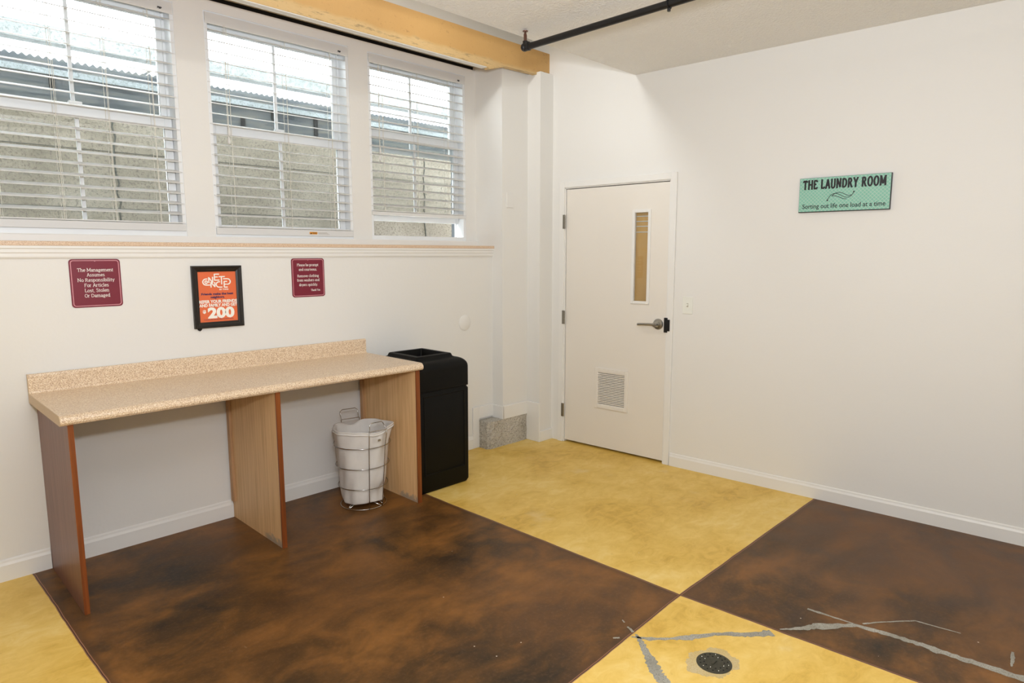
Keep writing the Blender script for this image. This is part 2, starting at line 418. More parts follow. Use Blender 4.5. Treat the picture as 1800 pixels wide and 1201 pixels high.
SER = {  # small seriffed alphabet: advance, polylines, serif centres
 ' ': (.25, [], []), ',': (.2, [[(.1, .05), (.07, -.1)]], []), '.': (.2, [[(.09, -.01), (.09, .07)]], []),
 'a': (.44, [[(.32, .30), (.32, 0)], GA(.2, .32, .12, .12, 0, 160), GA(.19, .13, .12, .12, 0, 360)], [(.36, 0)]),
 'b': (.48, [[(.1, .68), (.1, 0)], _bowl(.26)], [(.06, .68)]), 'c': (.42, [GA(.24, .225, .17, .215, 45, 315)], []),
 'd': (.5, [[(.4, .68), (.4, 0)], _bowl(.24)], [(.36, .68), (.44, 0)]), 'e': (.45, [GA(.24, .225, .17, .215, 4, 318), [(.08, .24), (.41, .24)]], []),
 'f': (.32, [[(.14, 0), (.14, .56)], GA(.25, .56, .11, .11, 180, 60), [(.04, .43), (.28, .43)]], [(.14, 0)]),
 'g': (.45, [GA(.21, .29, .13, .14, 0, 360), [(.32, .40), (.42, .44)], GA(.22, -.07, .16, .10, 0, 360), [(.14, .14), (.12, .06), (.3, .03)]], []),
 'h': (.5, [[(.1, .68), (.1, 0)], GA(.25, .28, .15, .16, 180, 0), [(.4, .28), (.4, 0)]], [(.1, 0), (.4, 0), (.06, .68)]),
 'i': (.24, [[(.12, .44), (.12, 0)], [(.12, .58), (.12, .67)]], [(.12, 0), (.08, .44)]),
 'k': (.48, [[(.1, .68), (.1, 0)], [(.38, .43), (.12, .2)], [(.2, .27), (.4, 0)]], [(.1, 0), (.42, 0), (.37, .43), (.06, .68)]),
 'l': (.24, [[(.12, .68), (.12, 0)]], [(.12, 0), (.08, .68)]),
 'm': (.78, [[(.1, .44), (.1, 0)], GA(.24, .29, .14, .15, 180, 0), [(.38, .29), (.38, 0)], GA(.52, .29, .14, .15, 180, 0), [(.66, .29), (.66, 0)]], [(.1, 0), (.38, 0), (.66, 0), (.06, .44)]),
 'n': (.5, [[(.1, .44), (.1, 0)], GA(.25, .28, .15, .16, 180, 0), [(.4, .28), (.4, 0)]], [(.1, 0), (.4, 0), (.06, .44)]),
 'o': (.48, [GA(.24, .225, .18, .215, 0, 360)], []), 'p': (.5, [[(.1, .44), (.1, -.2)], _bowl(.27)], [(.1, -.2), (.06, .44)]),
 'q': (.48, [[(.4, .44), (.4, -.2)], _bowl(.23)], [(.4, -.2)]), 'r': (.36, [[(.1, .44), (.1, 0)], GA(.22, .3, .12, .13, 180, 50)], [(.1, 0), (.06, .44)]),
 's': (.38, [[(.30, .37), (.25, .43), (.18, .44), (.1, .40), (.09, .32), (.14, .26), (.24, .21), (.31, .15), (.30, .06), (.22, 0), (.13, 0), (.07, .07)]], []),
 't': (.33, [[(.14, .58), (.14, .08)], GA(.22, .08, .08, .08, 180, 300), [(.04, .43), (.28, .43)]], []),
 'u': (.52, [[(.1, .44), (.1, .16)], GA(.25, .16, .15, .16, 180, 360), [(.4, .44), (.4, 0)]], [(.06, .44), (.36, .44), (.44, 0)]),
 'v': (.44, [[(.05, .44), (.22, 0), (.39, .44)]], [(.05, .44), (.39, .44)]), 'w': (.64, [[(.05, .44), (.18, 0), (.32, .42), (.46, 0), (.59, .44)]], [(.05, .44), (.59, .44)]),
 'y': (.44, [[(.05, .44), (.22, .02)], [(.39, .44), (.16, -.2)]], [(.05, .44), (.39, .44)]),
 'T': (.6, [[(.3, .64), (.3, 0)], [(.04, .63), (.56, .63)], [(.05, .64), (.05, .52)], [(.55, .64), (.55, .52)]], [(.3, 0)]),
 'H': (.64, [[(.1, .66), (.1, 0)], [(.54, .66), (.54, 0)], [(.1, .34), (.54, .34)]], [(.1, 0), (.54, 0), (.1, .66), (.54, .66)]),
 'E': (.54, [[(.1, .66), (.1, 0)], [(.06, .63), (.47, .63)], [(.1, .35), (.38, .35)], [(.06, .03), (.48, .03)], [(.46, .64), (.46, .52)], [(.47, .02), (.47, .14)]], []),
 'U': (.62, [[(.1, .66), (.1, .2)], GA(.31, .2, .21, .2, 180, 360), [(.52, .2), (.52, .66)]], [(.1, .66), (.52, .66)]),
 'M': (.8, [[(.1, 0), (.12, .66), (.4, .1), (.68, .66), (.7, 0)]], [(.1, 0), (.7, 0), (.09, .66), (.71, .66)]),
 'A': (.6, [[(.06, 0), (.29, .68), (.54, 0)], [(.15, .23), (.45, .23)]], [(.06, 0), (.54, 0)]),
 'N': (.66, [[(.1, 0), (.1, .66), (.54, .02), (.54, .66)]], [(.1, 0), (.1, .66), (.54, .66)]),
 'R': (.6, [[(.1, .66), (.1, 0)], [(.07, .63), (.28, .63)] + GA(.28, .485, .15, .145, 80, -90) + [(.1, .34)], [(.28, .34), (.5, 0)]], [(.1, 0), (.54, 0)]),
 'P': (.52, [[(.1, .66), (.1, 0)], [(.07, .63), (.28, .63)] + GA(.28, .475, .15, .155, 80, -90) + [(.1, .32)]], [(.1, 0)]),
 'F': (.5, [[(.1, .66), (.1, 0)], [(.06, .63), (.45, .63)], [(.1, .36), (.36, .36)], [(.44, .64), (.44, .52)]], [(.1, 0)]),
 'L': (.5, [[(.1, .66), (.1, 0)], [(.06, .03), (.46, .03)], [(.45, .02), (.45, .15)]], [(.1, .66)]),
 'S': (.5, [[(.40, .52), (.36, .63), (.24, .67), (.12, .62), (.09, .51), (.14, .42), (.30, .33), (.41, .25), (.43, .14), (.36, .03), (.24, -.01), (.12, .03), (.07, .14)]], []),
 'O': (.66, [GA(.33, .33, .26, .33, 0, 360)], []), 'D': (.64, [[(.1, .66), (.1, 0)], [(.07, .63), (.26, .63)] + GA(.26, .33, .3, .3, 80, -80) + [(.26, .03), (.07, .03)]], []),
 'Y': (.6, [[(.06, .66), (.3, .3), (.54, .66)], [(.3, .3), (.3, 0)]], [(.06, .66), (.54, .66), (.3, 0)]),
}
def serif_text(bm, txt, size, cx, cz, y, width, w=0.082, sw=0.036, sl=0.19, depth=0.0005, track=0.0):
    adv = sum(SER[c][0] + track for c in txt); kx = width / (adv * size); x = cx - width / 2; lines = []; ser = []
    for c in txt:
        a, pls, ss = SER[c]
        lines += [[(x + px_ * size * kx, cz + py_ * size) for px_, py_ in pl] for pl in pls]
        ser += [[(x + (sx_ - sl / 2) * size * kx, cz + sy_ * size), (x + (sx_ + sl / 2) * size * kx, cz + sy_ * size)] for sx_, sy_ in ss]
        x += (a + track) * size * kx
    strokes(bm, lines, w * size, y - depth, y + 0.0004)
    strokes(bm, ser, sw * size * 1.4, y - depth - 0.0003, y + 0.0004)
def rrect(x0, x1, z0, z1, r, n=6):
    pts = []
    for cx, cz, a0 in ((x1 - r, z1 - r, 0), (x0 + r, z1 - r, PI / 2), (x0 + r, z0 + r, PI), (x1 - r, z0 + r, 3 * PI / 2)):
        for i in range(n + 1):
            a = a0 + PI / 2 * i / n; pts.append((cx + r * math.cos(a), cz + r * math.sin(a)))
    return pts

# door-wall frame: local x along the wall towards the camera, y into the wall, z up
SD = Vector((0.06605, -0.99782, 0)); RZ = math.atan2(SD.y, SD.x)
O_ = Vector((4.151, 2.514, 0))
def dwp(s, w=0.0, z=0.0): return O_ + SD * s + Vector((-SD.y, SD.x, 0)) * w + Vector((0, 0, z))

YL = 3.812     # lower part of window wall
YW = 4.0       # window plane
CEIL = 2.825; FOLD = 2.82; TOPZ = 3.42

# ================================================================= the setting
struct(box('floor', (-3.1, 4.6, -3.1, 3.95, -0.12, 0.0), m_floor))
floor = bpy.data.objects['floor']
bm = bmesh.new()
addbox(bm, -3.1, 4.75, -3.1, FOLD, CEIL, CEIL + 0.9)
addbox(bm, -3.1, 4.75, FOLD, 4.3, TOPZ, TOPZ + 0.3)
struct(finish('ceiling', bm, m_ceil))
# window wall: lower part, sides, mullions, header (one body)
openings = [(0.44, 1.405), (1.566, 2.50), (2.65, 3.535)]
WB, WT = 1.655, 2.925
bm = bmesh.new()
addbox(bm, -3.1, 4.4, YL, 4.155, -0.12, 1.588)
addbox(bm, -3.1, 0.44, YW, 4.155, 1.588, 2.996)
addbox(bm, 0.44, 3.70, YW, 4.155, 1.588, WB)
for a, b in ((1.405, 1.566), (2.50, 2.65), (3.535, 3.70)): addbox(bm, a, b, YW, 4.155, WB, WT)
addbox(bm, 0.44, 3.70, YW, 4.155, WT, 2.984)
addbox(bm, -3.1, 4.4, YW + 0.01, 4.155, 3.014, 3.13)
addbox(bm, -3.1, 4.4, 3.78, 4.155, 3.13, TOPZ)
struct(finish('wall_back', bm, m_wall))
struct(box('gap_shade', (-3.05, 3.64, YW + 0.02, 4.15, 2.985, 3.03), m_gapdark))  # near-black strip paints the shade in the gap above the header
# columns in the corner
bm = bmesh.new()
addbox(bm, 3.642, 3.96, 3.695, 4.3, 0.25, 2.955)
addbox(bm, 3.93, 4.30, 3.560, 4.3, 0.0, 2.952)
addbox(bm, 3.6425, 4.30, 3.79, 4.3, 2.955, 3.128)
struct(finish('wall_column', bm, m_wall))
def plinth():
    bm = bmesh.new()
    # rough block of bare concrete at the foot of the column
    x0, x1, y0, y1, z1 = 3.475, 3.94, 3.688, 3.86, 0.222
    nx, nz, ny = 22, 10, 8
    def jit(p):
        r = random.Random(hash((round(p[0], 3), round(p[1], 3), round(p[2], 3))))
        return (p[0] + r.uniform(-.004, .004), p[1] + r.uniform(-.004, .004), p[2])
    P = {}
    def V(p):
        k = tuple(round(c, 4) for c in p)
        if k not in P: P[k] = bm.verts.new(jit(p))
        return P[k]
    def X(i):   # front left corner pulled in
        return x0 + (x1 - x0) * i / nx
    for i in range(nx):
        for k in range(nz):
            q = [(X(i), k), (X(i + 1), k), (X(i + 1), k + 1), (X(i), k + 1)]
            bm.faces.new([V((a + (0.03 if a == x0 else 0), y0, z1 * c / nz)) for a, c in q])
    for j in range(ny):
        for k in range(nz):
            q = [(j, k), (j + 1, k), (j + 1, k + 1), (j, k + 1)]
            bm.faces.new([V((x0 + (0.03 if a == 0 else 0), y0 + (y1 - y0) * a / ny, z1 * c / nz)) for a, c in q])
    t = [V((X(i) + (0.03 if i == 0 else 0), y0, z1)) for i in range(nx + 1)] + [bm.verts.new((x1, y1, z1))] + [V((x0, y0 + (y1 - y0) * a / ny, z1)) for a in range(ny, 0, -1)]
    bm.faces.new(t)
    return finish('trim_6', bm, m_plinth)
struct(plinth())
# right wall with a door opening
bm = bmesh.new()
DX0, DX1, DT = -0.918, 0.0, 2.068
addbox(bm, -1.75, DX0, 0, 0.16, -0.12, TOPZ)
addbox(bm, DX0, DX1, 0, 0.16, DT, TOPZ)
addbox(bm, DX1, 5.9, 0, 0.16, -0.12, TOPZ)
wr = struct(finish('wall_right', bm, m_wall)); wr.location = O_; wr.rotation_euler = (0, 0, RZ)
struct(box('wall_left', (-3.2, -3.05, -3.2, 4.2, -0.12, TOPZ), m_wall))
struct(box('wall_front', (-3.2, 4.9, -3.2, -3.05, -0.12, TOPZ), m_wall))

# baseboards
def bb_profile(h=0.095, t=0.014): return [(0, 0), (-t, 0), (-t, h * 0.74), (-t * 0.62, h * 0.86), (-t * 0.5, h * 0.95), (-t * 0.15, h), (0, h)]
bm = bmesh.new()
for a, b in ((-3.05, 0.590), (0.612, 1.495), (1.524, 2.392), (2.422, 3.412)):
    prism(bm, [(YL + y, z) for y, z in bb_profile(0.105)], 'x', a, b)
struct(finish('baseboard_back', bm, m_trim))
def baseboard_right():
    bm = bmesh.new()
    prism(bm, bb_profile(0.095), 'x', 0.055, 5.8)
    o = finish('baseboard_right', bm, m_trim); o.location = O_; o.rotation_euler = (0, 0, RZ); return struct(o)
baseboard_right()
bm = bmesh.new(); addbox(bm, -1.6, 1.2, 1.0, 1.1, -0.12, 2.6); addbox(bm, -1.6, -1.5, 0.16, 1.0, -0.12, 2.6); addbox(bm, 1.1, 1.2, 0.16, 1.0, -0.12, 2.6); addbox(bm, -1.6, 1.2, 0.16, 1.1, 2.6, 2.7); addbox(bm, -1.6, 1.2, 0.16, 1.1, -0.2, -0.121)
wh = struct(finish('wall_light_block', bm, m_wall)); wh.location = O_; wh.rotation_euler = (0, 0, RZ)  # unseen closed box added behind the door to block light through its gap
# raised white surround around the bare concrete foot
bm = bmesh.new()
addbox(bm, 3.412, 3.478, YL - 0.016, YL, 0, 0.335, bevel=0.004)                # upright on wall
addbox(bm, 3.478, 3.642, YL - 0.016, YL, 0.235, 0.335, bevel=0.004)
addbox(bm, 3.628, 3.644, 3.681, YL - 0.004, 0.222, 0.330, bevel=0.004)
addbox(bm, 3.632, 3.932, 3.681, 3.698, 0.222, 0.330, bevel=0.004)
addbox(bm, 3.916, 3.932, 3.548, 3.695, 0.0, 0.330, bevel=0.004)              # upright on pilaster side
addbox(bm, 3.93, 4.105, 3.546, 3.562, 0.0, 0.088, bevel=0.004)
struct(finish('trim_1', bm, m_trim))
# window stool, tan sill, moulding under it
struct(box('trim_2', (-3.0, 3.645, 3.972, 4.03, 1.614, 1.652), m_trim, bevel=0.004))
struct(box('trim_3', (-3.0, 3.672, 3.786, 4.02, 1.592, 1.614), m_sill, bevel=0.003))
bm = bmesh.new()
prism(bm, [(YL, 1.532), (YL - 0.008, 1.532), (YL - 0.012, 1.540), (YL - 0.012, 1.556), (YL - 0.018, 1.560), (YL - 0.018, 1.576), (YL - 0.024, 1.580), (YL - 0.024, 1.592), (YL, 1.592)], 'x', -3.0, 3.652)
struct(finish('trim_4', bm, m_trim))

# door
door = empty('door_1', O_, RZ); struct(door)
bm = bmesh.new()
cw = 0.050
addbox(bm, DX0 - cw, DX0 - 0.002, -0.016, 0.0, 0, DT + cw, bevel=0.003)
addbox(bm, DX1 + 0.003, DX1 + cw, -0.016, 0.0, 0, DT + cw, bevel=0.003)
addbox(bm, DX0 - 0.002, DX1 + 0.003, -0.016, 0.0, DT + 0.002, DT + cw, bevel=0.003)
addbox(bm, DX0 - 0.002, DX0 + 0.006, -0.004, 0.15, 0, DT); addbox(bm, DX1 - 0.006, DX1 + 0.003, -0.004, 0.15, 0, DT); addbox(bm, DX0, DX1, -0.004, 0.15, DT - 0.006, DT + 0.002)
addbox(bm, DX0, DX0 + 0.03, 0.058, 0.08, 0, DT); addbox(bm, DX1 - 0.03, DX1, 0.058, 0.08, 0, DT); addbox(bm, DX0, DX1, 0.058, 0.08, DT - 0.03, DT)
finish('door_frame', bm, m_trim, door)
bx0, bx1 = DX0 + 0.010, DX1 - 0.009
gx0, gx1, gz0, gz1 = -0.292, -0.166, 1.196, 1.856
vx0, vx1, vz0, vz1 = -0.588, -0.338, 0.362, 0.632
bm = bmesh.new()
y0, y1 = 0.004, 0.050
for d in ((bx0, vx0, 0.018, DT - 0.012), (vx0, vx1, 0.018, vz0), (vx0, vx1, vz1, DT - 0.012), (vx1, gx0, 0.018, DT - 0.012), (gx0, gx1, 0.018, gz0), (gx0, gx1, gz1, DT - 0.012), (gx1, bx1, 0.018, DT - 0.012)):
    addbox(bm, d[0], d[1], y0, y1, d[2], d[3])
bmesh.ops.remove_doubles(bm, verts=bm.verts, dist=1e-5)
slab = finish('door_panel', bm, m_door, door)
def ring_frame(bm, x0, x1, z0, z1, w, ya, yb, bevel=0.003):
    addbox(bm, x0, x0 + w, ya, yb, z0, z1, bevel); addbox(bm, x1 - w, x1, ya, yb, z0, z1, bevel)
    addbox(bm, x0 + w, x1 - w, ya, yb, z0, z0 + w, bevel); addbox(bm, x0 + w, x1 - w, ya, yb, z1 - w, z1, bevel)
bm = bmesh.new(); ring_frame(bm, gx0 - 0.014, gx1 + 0.014, gz0 - 0.016, gz1 + 0.016, 0.022, -0.006, 0.012)
gf = finish('vision_frame', bm, m_trim, door)
box('glass_pane', (gx0, gx1, 0.020, 0.024, gz0, gz1), m_glass, gf)
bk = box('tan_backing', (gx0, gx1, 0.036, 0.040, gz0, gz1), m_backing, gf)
boxes('pale_strips', [(gx0 + 0.002, gx1 - 0.002, 0.030, 0.035, z, z + 0.006) for z in (1.822, 1.785, 1.749, 1.707)], m_slat, gf)  # thin pale strips across the top of the tan backing
bm = bmesh.new(); ring_frame(bm, vx0 - 0.026, vx1 + 0.026, vz0 - 0.026, vz1 + 0.026, 0.030, -0.007, 0.008)
vf = finish('vent_frame', bm, m_door, door)
bm = bmesh.new(); n = 20
for i in range(n):
    z = vz0 + (i + 0.5) * (vz1 - vz0) / n; h = (vz1 - vz0) / n
    prism(bm, [(-0.003, z + h * .30), (0.006, z + h * .42), (0.006, z + h * .30), (-0.003, z - h * .28)], 'x', vx0, vx1)
finish('louver_blades', bm, m_door, vf)
box('vent_dark', (vx0, vx1, 0.03, 0.034, vz0, vz1), m_gapdark, vf)  # near-black sheet paints the darkness between the louver blades
for z in (1.805, 1.04, 0.27):
    bm = bmesh.new()
    addbox(bm, DX0 - 0.014, DX0 + 0.004, -0.018, -0.012, z - 0.055, z + 0.055)
    for k in range(5):
        zz = z - 0.055 + k * 0.022
        lathe(bm, [(0, 0), (0.0065, 0), (0.0065, 0.0205), (0, 0.0205)], Matrix.Translation((DX0 + 0.006, -0.014, zz)), 12)
    finish('hinge', bm, m_hinge, door)
# lever handle
hx, hz = -0.072, 1.040
bm = bmesh.new()
Mh = Matrix.Translation((hx, 0.004, hz)) @ Matrix.Rotation(PI / 2, 4, 'X')
lathe(bm, [(0, 0), (0.040, 0), (0.040, 0.006), (0.036, 0.011), (0.022, 0.013), (0.020, 0.030), (0.016, 0.034), (0.014, 0.050), (0.0165, 0.052), (0.0165, 0.066), (0, 0.068)], Mh, 32)
hd = finish('door_handle', bm, m_satin, door, smooth='auto')
bm = bmesh.new()
tube(bm, [(hx, -0.056, hz), (hx - 0.04, -0.057, hz), (hx - 0.09, -0.058, hz - 0.002), (hx - 0.138, -0.056, hz - 0.005)], 0.0095, 12)
finish('lever', bm, m_satin, hd, smooth='auto')
bm = bmesh.new()
addbox(bm, -0.016, 0.012, -0.020, -0.004, 0.985, 1.092, bevel=0.002); addbox(bm, 0.010, 0.030, -0.021, -0.010, 0.996, 1.080, bevel=0.002)
finish('latch_strike', bm, m_black, door)

# windows
def make_window(idx, x0, x1, raised):
    w = empty('window_%d' % idx, ((x0 + x1) / 2, 4.1, WB)); struct(w)
    c = (x0 + x1) / 2
    def B(name, lst, mat, par, bev=0.0):
        return boxes(name, [(a - c, b - c, d - 4.1, e - 4.1, f - WB, g - WB) for a, b, d, e, f, g in lst], mat, par, bev)
    j = 0.020
    fr = B('window_frame', [(x0, x0 + j, YW + 0.004, 4.15, WB, WT), (x1 - j, x1, YW + 0.004, 4.15, WB, WT), (x0 + j, x1 - j, YW + 0.004, 4.15, WT - 0.02, WT), (x0 + j, x1 - j, YW + 0.004, 4.15, WB, WB + 0.028),
        (x0 + j, x0 + j + .012, 4.094, 4.104, WB, WT), (x1 - j - .012, x1 - j, 4.094, 4.104, WB, WT)], m_vinyl, w)
    B('jamb_dark_strip', [(x1 - j - 0.006, x1 - j, 4.137, 4.149, WB + .03, WT - .02), (x0 + j, x0 + j + 0.006, 4.137, 4.149, WB + .03, WT - .02), (x1 - j - 0.004, x1 - j, 4.097, 4.1495, WB + .029, 2.284), (x0 + j, x0 + j + 0.004, 4.097, 4.1495, WB + .029, 2.284)], m_jambstrip, fr)  # grey strips added to darken jamb faces that the sky blows out
    st = 0.040
    a, b = x0 + j + 0.002, x1 - j - 0.002
    # upper sash
    yb0, yb1 = 4.106, 4.136; zb, zt = 2.285, WT - 0.022
    us = B('upper_sash', [(a, a + st, yb0, yb1, zb, zt), (b - st, b, yb0, yb1, zb, zt), (a + st, b - st, yb0, yb1, zb, zb + 0.045), (a + st, b - st, yb0, yb1, zt - 0.052, zt)], m_vinyl, w, 0.002)
    B('muntin', [(c - 0.0085, c + 0.0085, yb0 + .008, yb1 - .008, zb + .045, zt - .052)], m_vinyl, us)
    B('glass_pane', [(a + st, b - st, 4.120, 4.123, zb + .045, zt - .052)], m_glass, us)
    # lower sash
    yl0, yl1 = 4.064, 4.094; dz = 0.105 if raised else 0.0; zb, zt = WB + 0.030 + dz, 2.322 + dz
    ls = B('lower_sash', [(a, a + st, yl0, yl1, zb, zt), (b - st, b, yl0, yl1, zb, zt), (a + st, b - st, yl0, yl1, zb, zb + 0.042), (a + st, b - st, yl0, yl1, zt - 0.062, zt)], m_vinyl, w, 0.002)
    B('muntin', [(c - 0.0085, c + 0.0085, yl0 + .008, yl1 - .008, zb + .042, zt - .062)], m_vinyl, ls)
    B('glass_pane', [(a + st, b - st, 4.078, 4.081, zb + .042, zt - .062)], m_glass, ls)
    B('sash_lock', [(c - 0.03, c + 0.03, yl0 + .004, yl1 + .006, zt, zt + 0.014)], m_vinyl, ls, 0.003)
    return w
for i, (a, b) in enumerate(openings): make_window(i + 1, a, b, i == 2)

# ================================================================= blinds
def make_blind(x0, x1, zbot, label, cords, tassel=None, lab=None, tilt=0.3, rail=0.040):
    c = (x0 + x1) / 2; L = x0 + 0.006 - c; Rr = x1 - 0.006 - c
    r = empty('venetian_blind', (c, 4.022, 2.915))
    tag(r, label, 'blind', 'white venetian blinds in the three windows')
    bm = bmesh.new()
    prism(bm, [(-0.030, 0.0), (-0.024, 0.0), (-0.024, -0.054), (-0.027, -0.060), (-0.030, -0.056)], 'x', L, Rr)
    addbox(bm, L, Rr, -0.024, 0.026, -0.042, 0.0)
    hr = finish('headrail', bm, m_slat, r)
    bm = bmesh.new(); text_mesh(bm, 'PBP', 0.014, Rr - 0.065, -0.045, -0.0308, bold=0.0008, depth=0.0003)
    finish('headrail_print', bm, m_dark_print, hr)
    z = -0.082; pitch = 0.0583; bm = bmesh.new(); t = 0.0028; zend = zbot - 2.915 + rail + 0.022
    zs = []
    while z > zend: zs.append(z); z -= pitch
    for z in zs:
        pts = []
        for k in range(5):
            u_ = -0.025 + 0.05 * k / 4
            pts.append((u_, z + 0.0022 * (1 - (u_ / 0.025) ** 2) + u_ * tilt))
        poly = [(p[0], p[1] + t / 2) for p in pts] + [(p[0], p[1] - t / 2) for p in pts[::-1]]
        prism(bm, poly, 'x', L, Rr)
    # spare slats gathered on the bottom rail
    zb = zbot - 2.915
    finish('slats', bm, m_slat, r)
    bm = bmesh.new()
    addbox(bm, L - 0.002, Rr + 0.002, -0.029, 0.024, zb, zb + rail, bevel=0.003)
    addbox(bm, L, Rr, -0.025, 0.024, zb + rail + 0.003, zb + rail + 0.009)
    br = finish('bottom_rail', bm, m_slat, r)
    bm = bmesh.new()
    for cx in cords:
        for y in (-0.026, 0.026):
            tube(bm, [(cx - c, y, -0.055), (cx - c, y, zb + 0.02)], 0.0012, 6)
        tube(bm, [(cx - c + 0.012, 0.0, -0.055), (cx - c + 0.012, 0.0, zb + 0.02)], 0.0011, 6)
        for z in zs: tube(bm, [(cx - c, -0.026, z - 0.002), (cx - c, 0.026, z - 0.002)], 0.0008, 4)
    finish('ladder_cords', bm, m_cord, r)
    if tassel:
        tx, tz = tassel; tx -= c; tz -= 2.915
        bm = bmesh.new()
        tube(bm, [(tx, -0.033, -0.05), (tx, -0.034, tz)], 0.0012, 6); tube(bm, [(tx + 0.006, -0.033, -0.05), (tx - 0.004, -0.034, tz - 0.05)], 0.0012, 6)
        pc = finish('pull_cord', bm, m_cord, r)
        bm = bmesh.new()
        for q, zz in ((tx, tz), (tx - 0.004, tz - 0.05)):
            lathe(bm, [(0, 0.004), (0.004, 0.0), (0.008, -0.022), (0.0085, -0.034), (0.005, -0.040), (0, -0.041)], Matrix.Translation((q, -0.036, zz)), 14)
        finish('cord_tassel', bm, m_slat, pc, smooth=True)
    if lab:
        lx = lab - c
        bm = bmesh.new(); addbox(bm, lx, lx + 0.055, -0.0298, -0.0288, zb + 0.012, zb + 0.027)
        l1 = finish('warning_label', bm, m_yel_label, br); l1['label'] = 'orange warning sticker'
        bm = bmesh.new(); prism(bm, [(lx + 0.003, zb + 0.0135), (lx + 0.015, zb + 0.0135), (lx + 0.012, zb + 0.0245)], 'y', -0.0303, -0.0297)
        addbox(bm, lx + 0.019, lx + 0.05, -0.0303, -0.0297, zb + 0.0215, zb + 0.0235); addbox(bm, lx + 0.019, lx + 0.05, -0.0303, -0.0297, zb + 0.0160, zb + 0.0180)
        finish('warning_print', bm, m_dark_print, l1)
        bm = bmesh.new()
        for k in range(3): addbox(bm, lx + 0.062, lx + 0.145 - 0.01 * k, -0.0298, -0.0290, zb + 0.013 + k * 0.0050, zb + 0.0147 + k * 0.0050)
        finish('grey_print', bm, m_greylabel, br)
    return r
make_blind(0.44, 1.405, 1.682, 'wide white venetian blind in the left window, cut off by the frame edge', [0.555, 0.815, 1.05, 1.27], tilt=0.34)
make_blind(1.566, 2.50, 1.668, 'white venetian blind in the middle window with an orange sticker on its bottom rail', [1.69, 2.05, 2.36], (1.672, 2.285), 2.165, tilt=0.24)
make_blind(2.65, 3.535, 1.828, 'shorter white venetian blind in the right window, stopping above the open sash', [2.765, 3.07, 3.36], (2.728, 2.29), tilt=0.38, rail=0.024)

# ================================================================= outside the windows
rw = empty('retaining_wall', (2.5, 5.0, 0)); tag(rw, 'rough concrete retaining wall seen outside through the blinds', 'wall')
bm = bmesh.new(); addbox(bm, -4.5, 6.5, 0, 0.32, 0.6, 2.46)
finish('concrete_face', bm, m_conc, rw)
bm = bmesh.new()
for jx in (-1.165, 1.40, 3.6):
    z = 0.7; pts = []
    while z < 2.46: pts.append((jx + random.uniform(-.012, .012), -0.001, z)); z += 0.06
    tube(bm, pts, 0.006, 6)
finish('vertical_crack', bm, m_joint, rw)
bm = bmesh.new()
for zz in (1.05, 1.45, 1.85, 2.22):
    addbox(bm, -4.5, 6.5, -0.002, 0.002, zz, zz + 0.004)
finish('form_lines', bm, m_joint, rw)
bw = empty('board_wall', (2.5, 5.6, 0)); tag(bw, 'weathered boards under the corrugated roofing above the retaining wall outside', 'wall')
box('boards', (-4.5, 6.5, 0, 0.08, 2.3, 2.93), m_boards, bw)
bm = bmesh.new()
for jx in (-1.38, -0.05, 0.22, 0.62, 0.95, 1.9):
    zz = random.choice((2.5, 2.62, 2.7)); addbox(bm, jx, jx + 0.035, -0.012, 0.0, zz, zz + random.uniform(0.10, 0.2))
finish('dark_slots', bm, m_gapdark, bw)
bm = bmesh.new(); addbox(bm, -4.5, 6.5, -0.03, 0.0, 2.50, 2.56); addbox(bm, -4.5, 6.5, -0.03, 0.0, 2.78, 2.82)
finish('board_rail', bm, m_conc_grey, bw)
# corrugated sheets: length runs away from the house
bm = bmesh.new()
def corr(bm, x0, x1, za):
    p = 0.046; n = int((x1 - x0) / p * 8); rows = []
    for y, z in ((5.22, za), (5.58, za - 0.006)):
        rows.append([bm.verts.new((x0 + (x1 - x0) * i / n - 2.5, y - 5.4, z + 0.009 * math.sin(2 * PI * (x0 + (x1 - x0) * i / n) / p) - 2.9)) for i in range(n + 1)])
    fs = [bm.faces.new([rows[0][i], rows[0][i + 1], rows[1][i + 1], rows[1][i]]) for i in range(n)]
    bmesh.ops.solidify(bm, geom=fs, thickness=0.003)
corr(bm, -1.6, 1.72, 2.895); corr(bm, 1.735, 2.42, 2.90); corr(bm, 2.435, 5.4, 2.905)
cs = finish('corrugated_roofing', bm, m_sheet); cs.location = (2.5, 5.4, 2.9)
tag(cs, 'white corrugated roofing sheets outside above the retaining wall', 'roofing')
gb = box('concrete_lintel', (-4.5, 6.5, -0.05, 0.05, -0.05, 0.05), m_conc_grey); gb.location = (2.5, 5.16, 2.925)
tag(gb, 'long pale grey concrete beam outside across the top of the windows', 'beam')
struct(box('ground', (-6, 10, 4.22, 5.0, 0.5, 0.62), m_conc_grey)); bpy.data.objects['ground'].name = 'floor_outside'

# ================================================================= beam, pipe
bm = bmesh.new()
zb = 2.892
prism(bm, [(-3.05, zb), (3.41, zb), (3.425, 2.880), (3.575, 2.925), (3.60, 2.930), (3.905, 2.938), (3.93, 2.936), (4.015, 2.972), (4.045, 2.965), (4.092, 2.953), (4.092, 3.116), (-3.05, 3.116)], 'y', 3.60, 3.645)
addbox(bm, -3.05, 3.64, 3.646, 3.998, 3.035, 3.10)
beam = finish('wooden_beam', bm, m_beam); tag(beam, 'long tan painted wooden beam with a worn lower edge above the windows', 'beam')

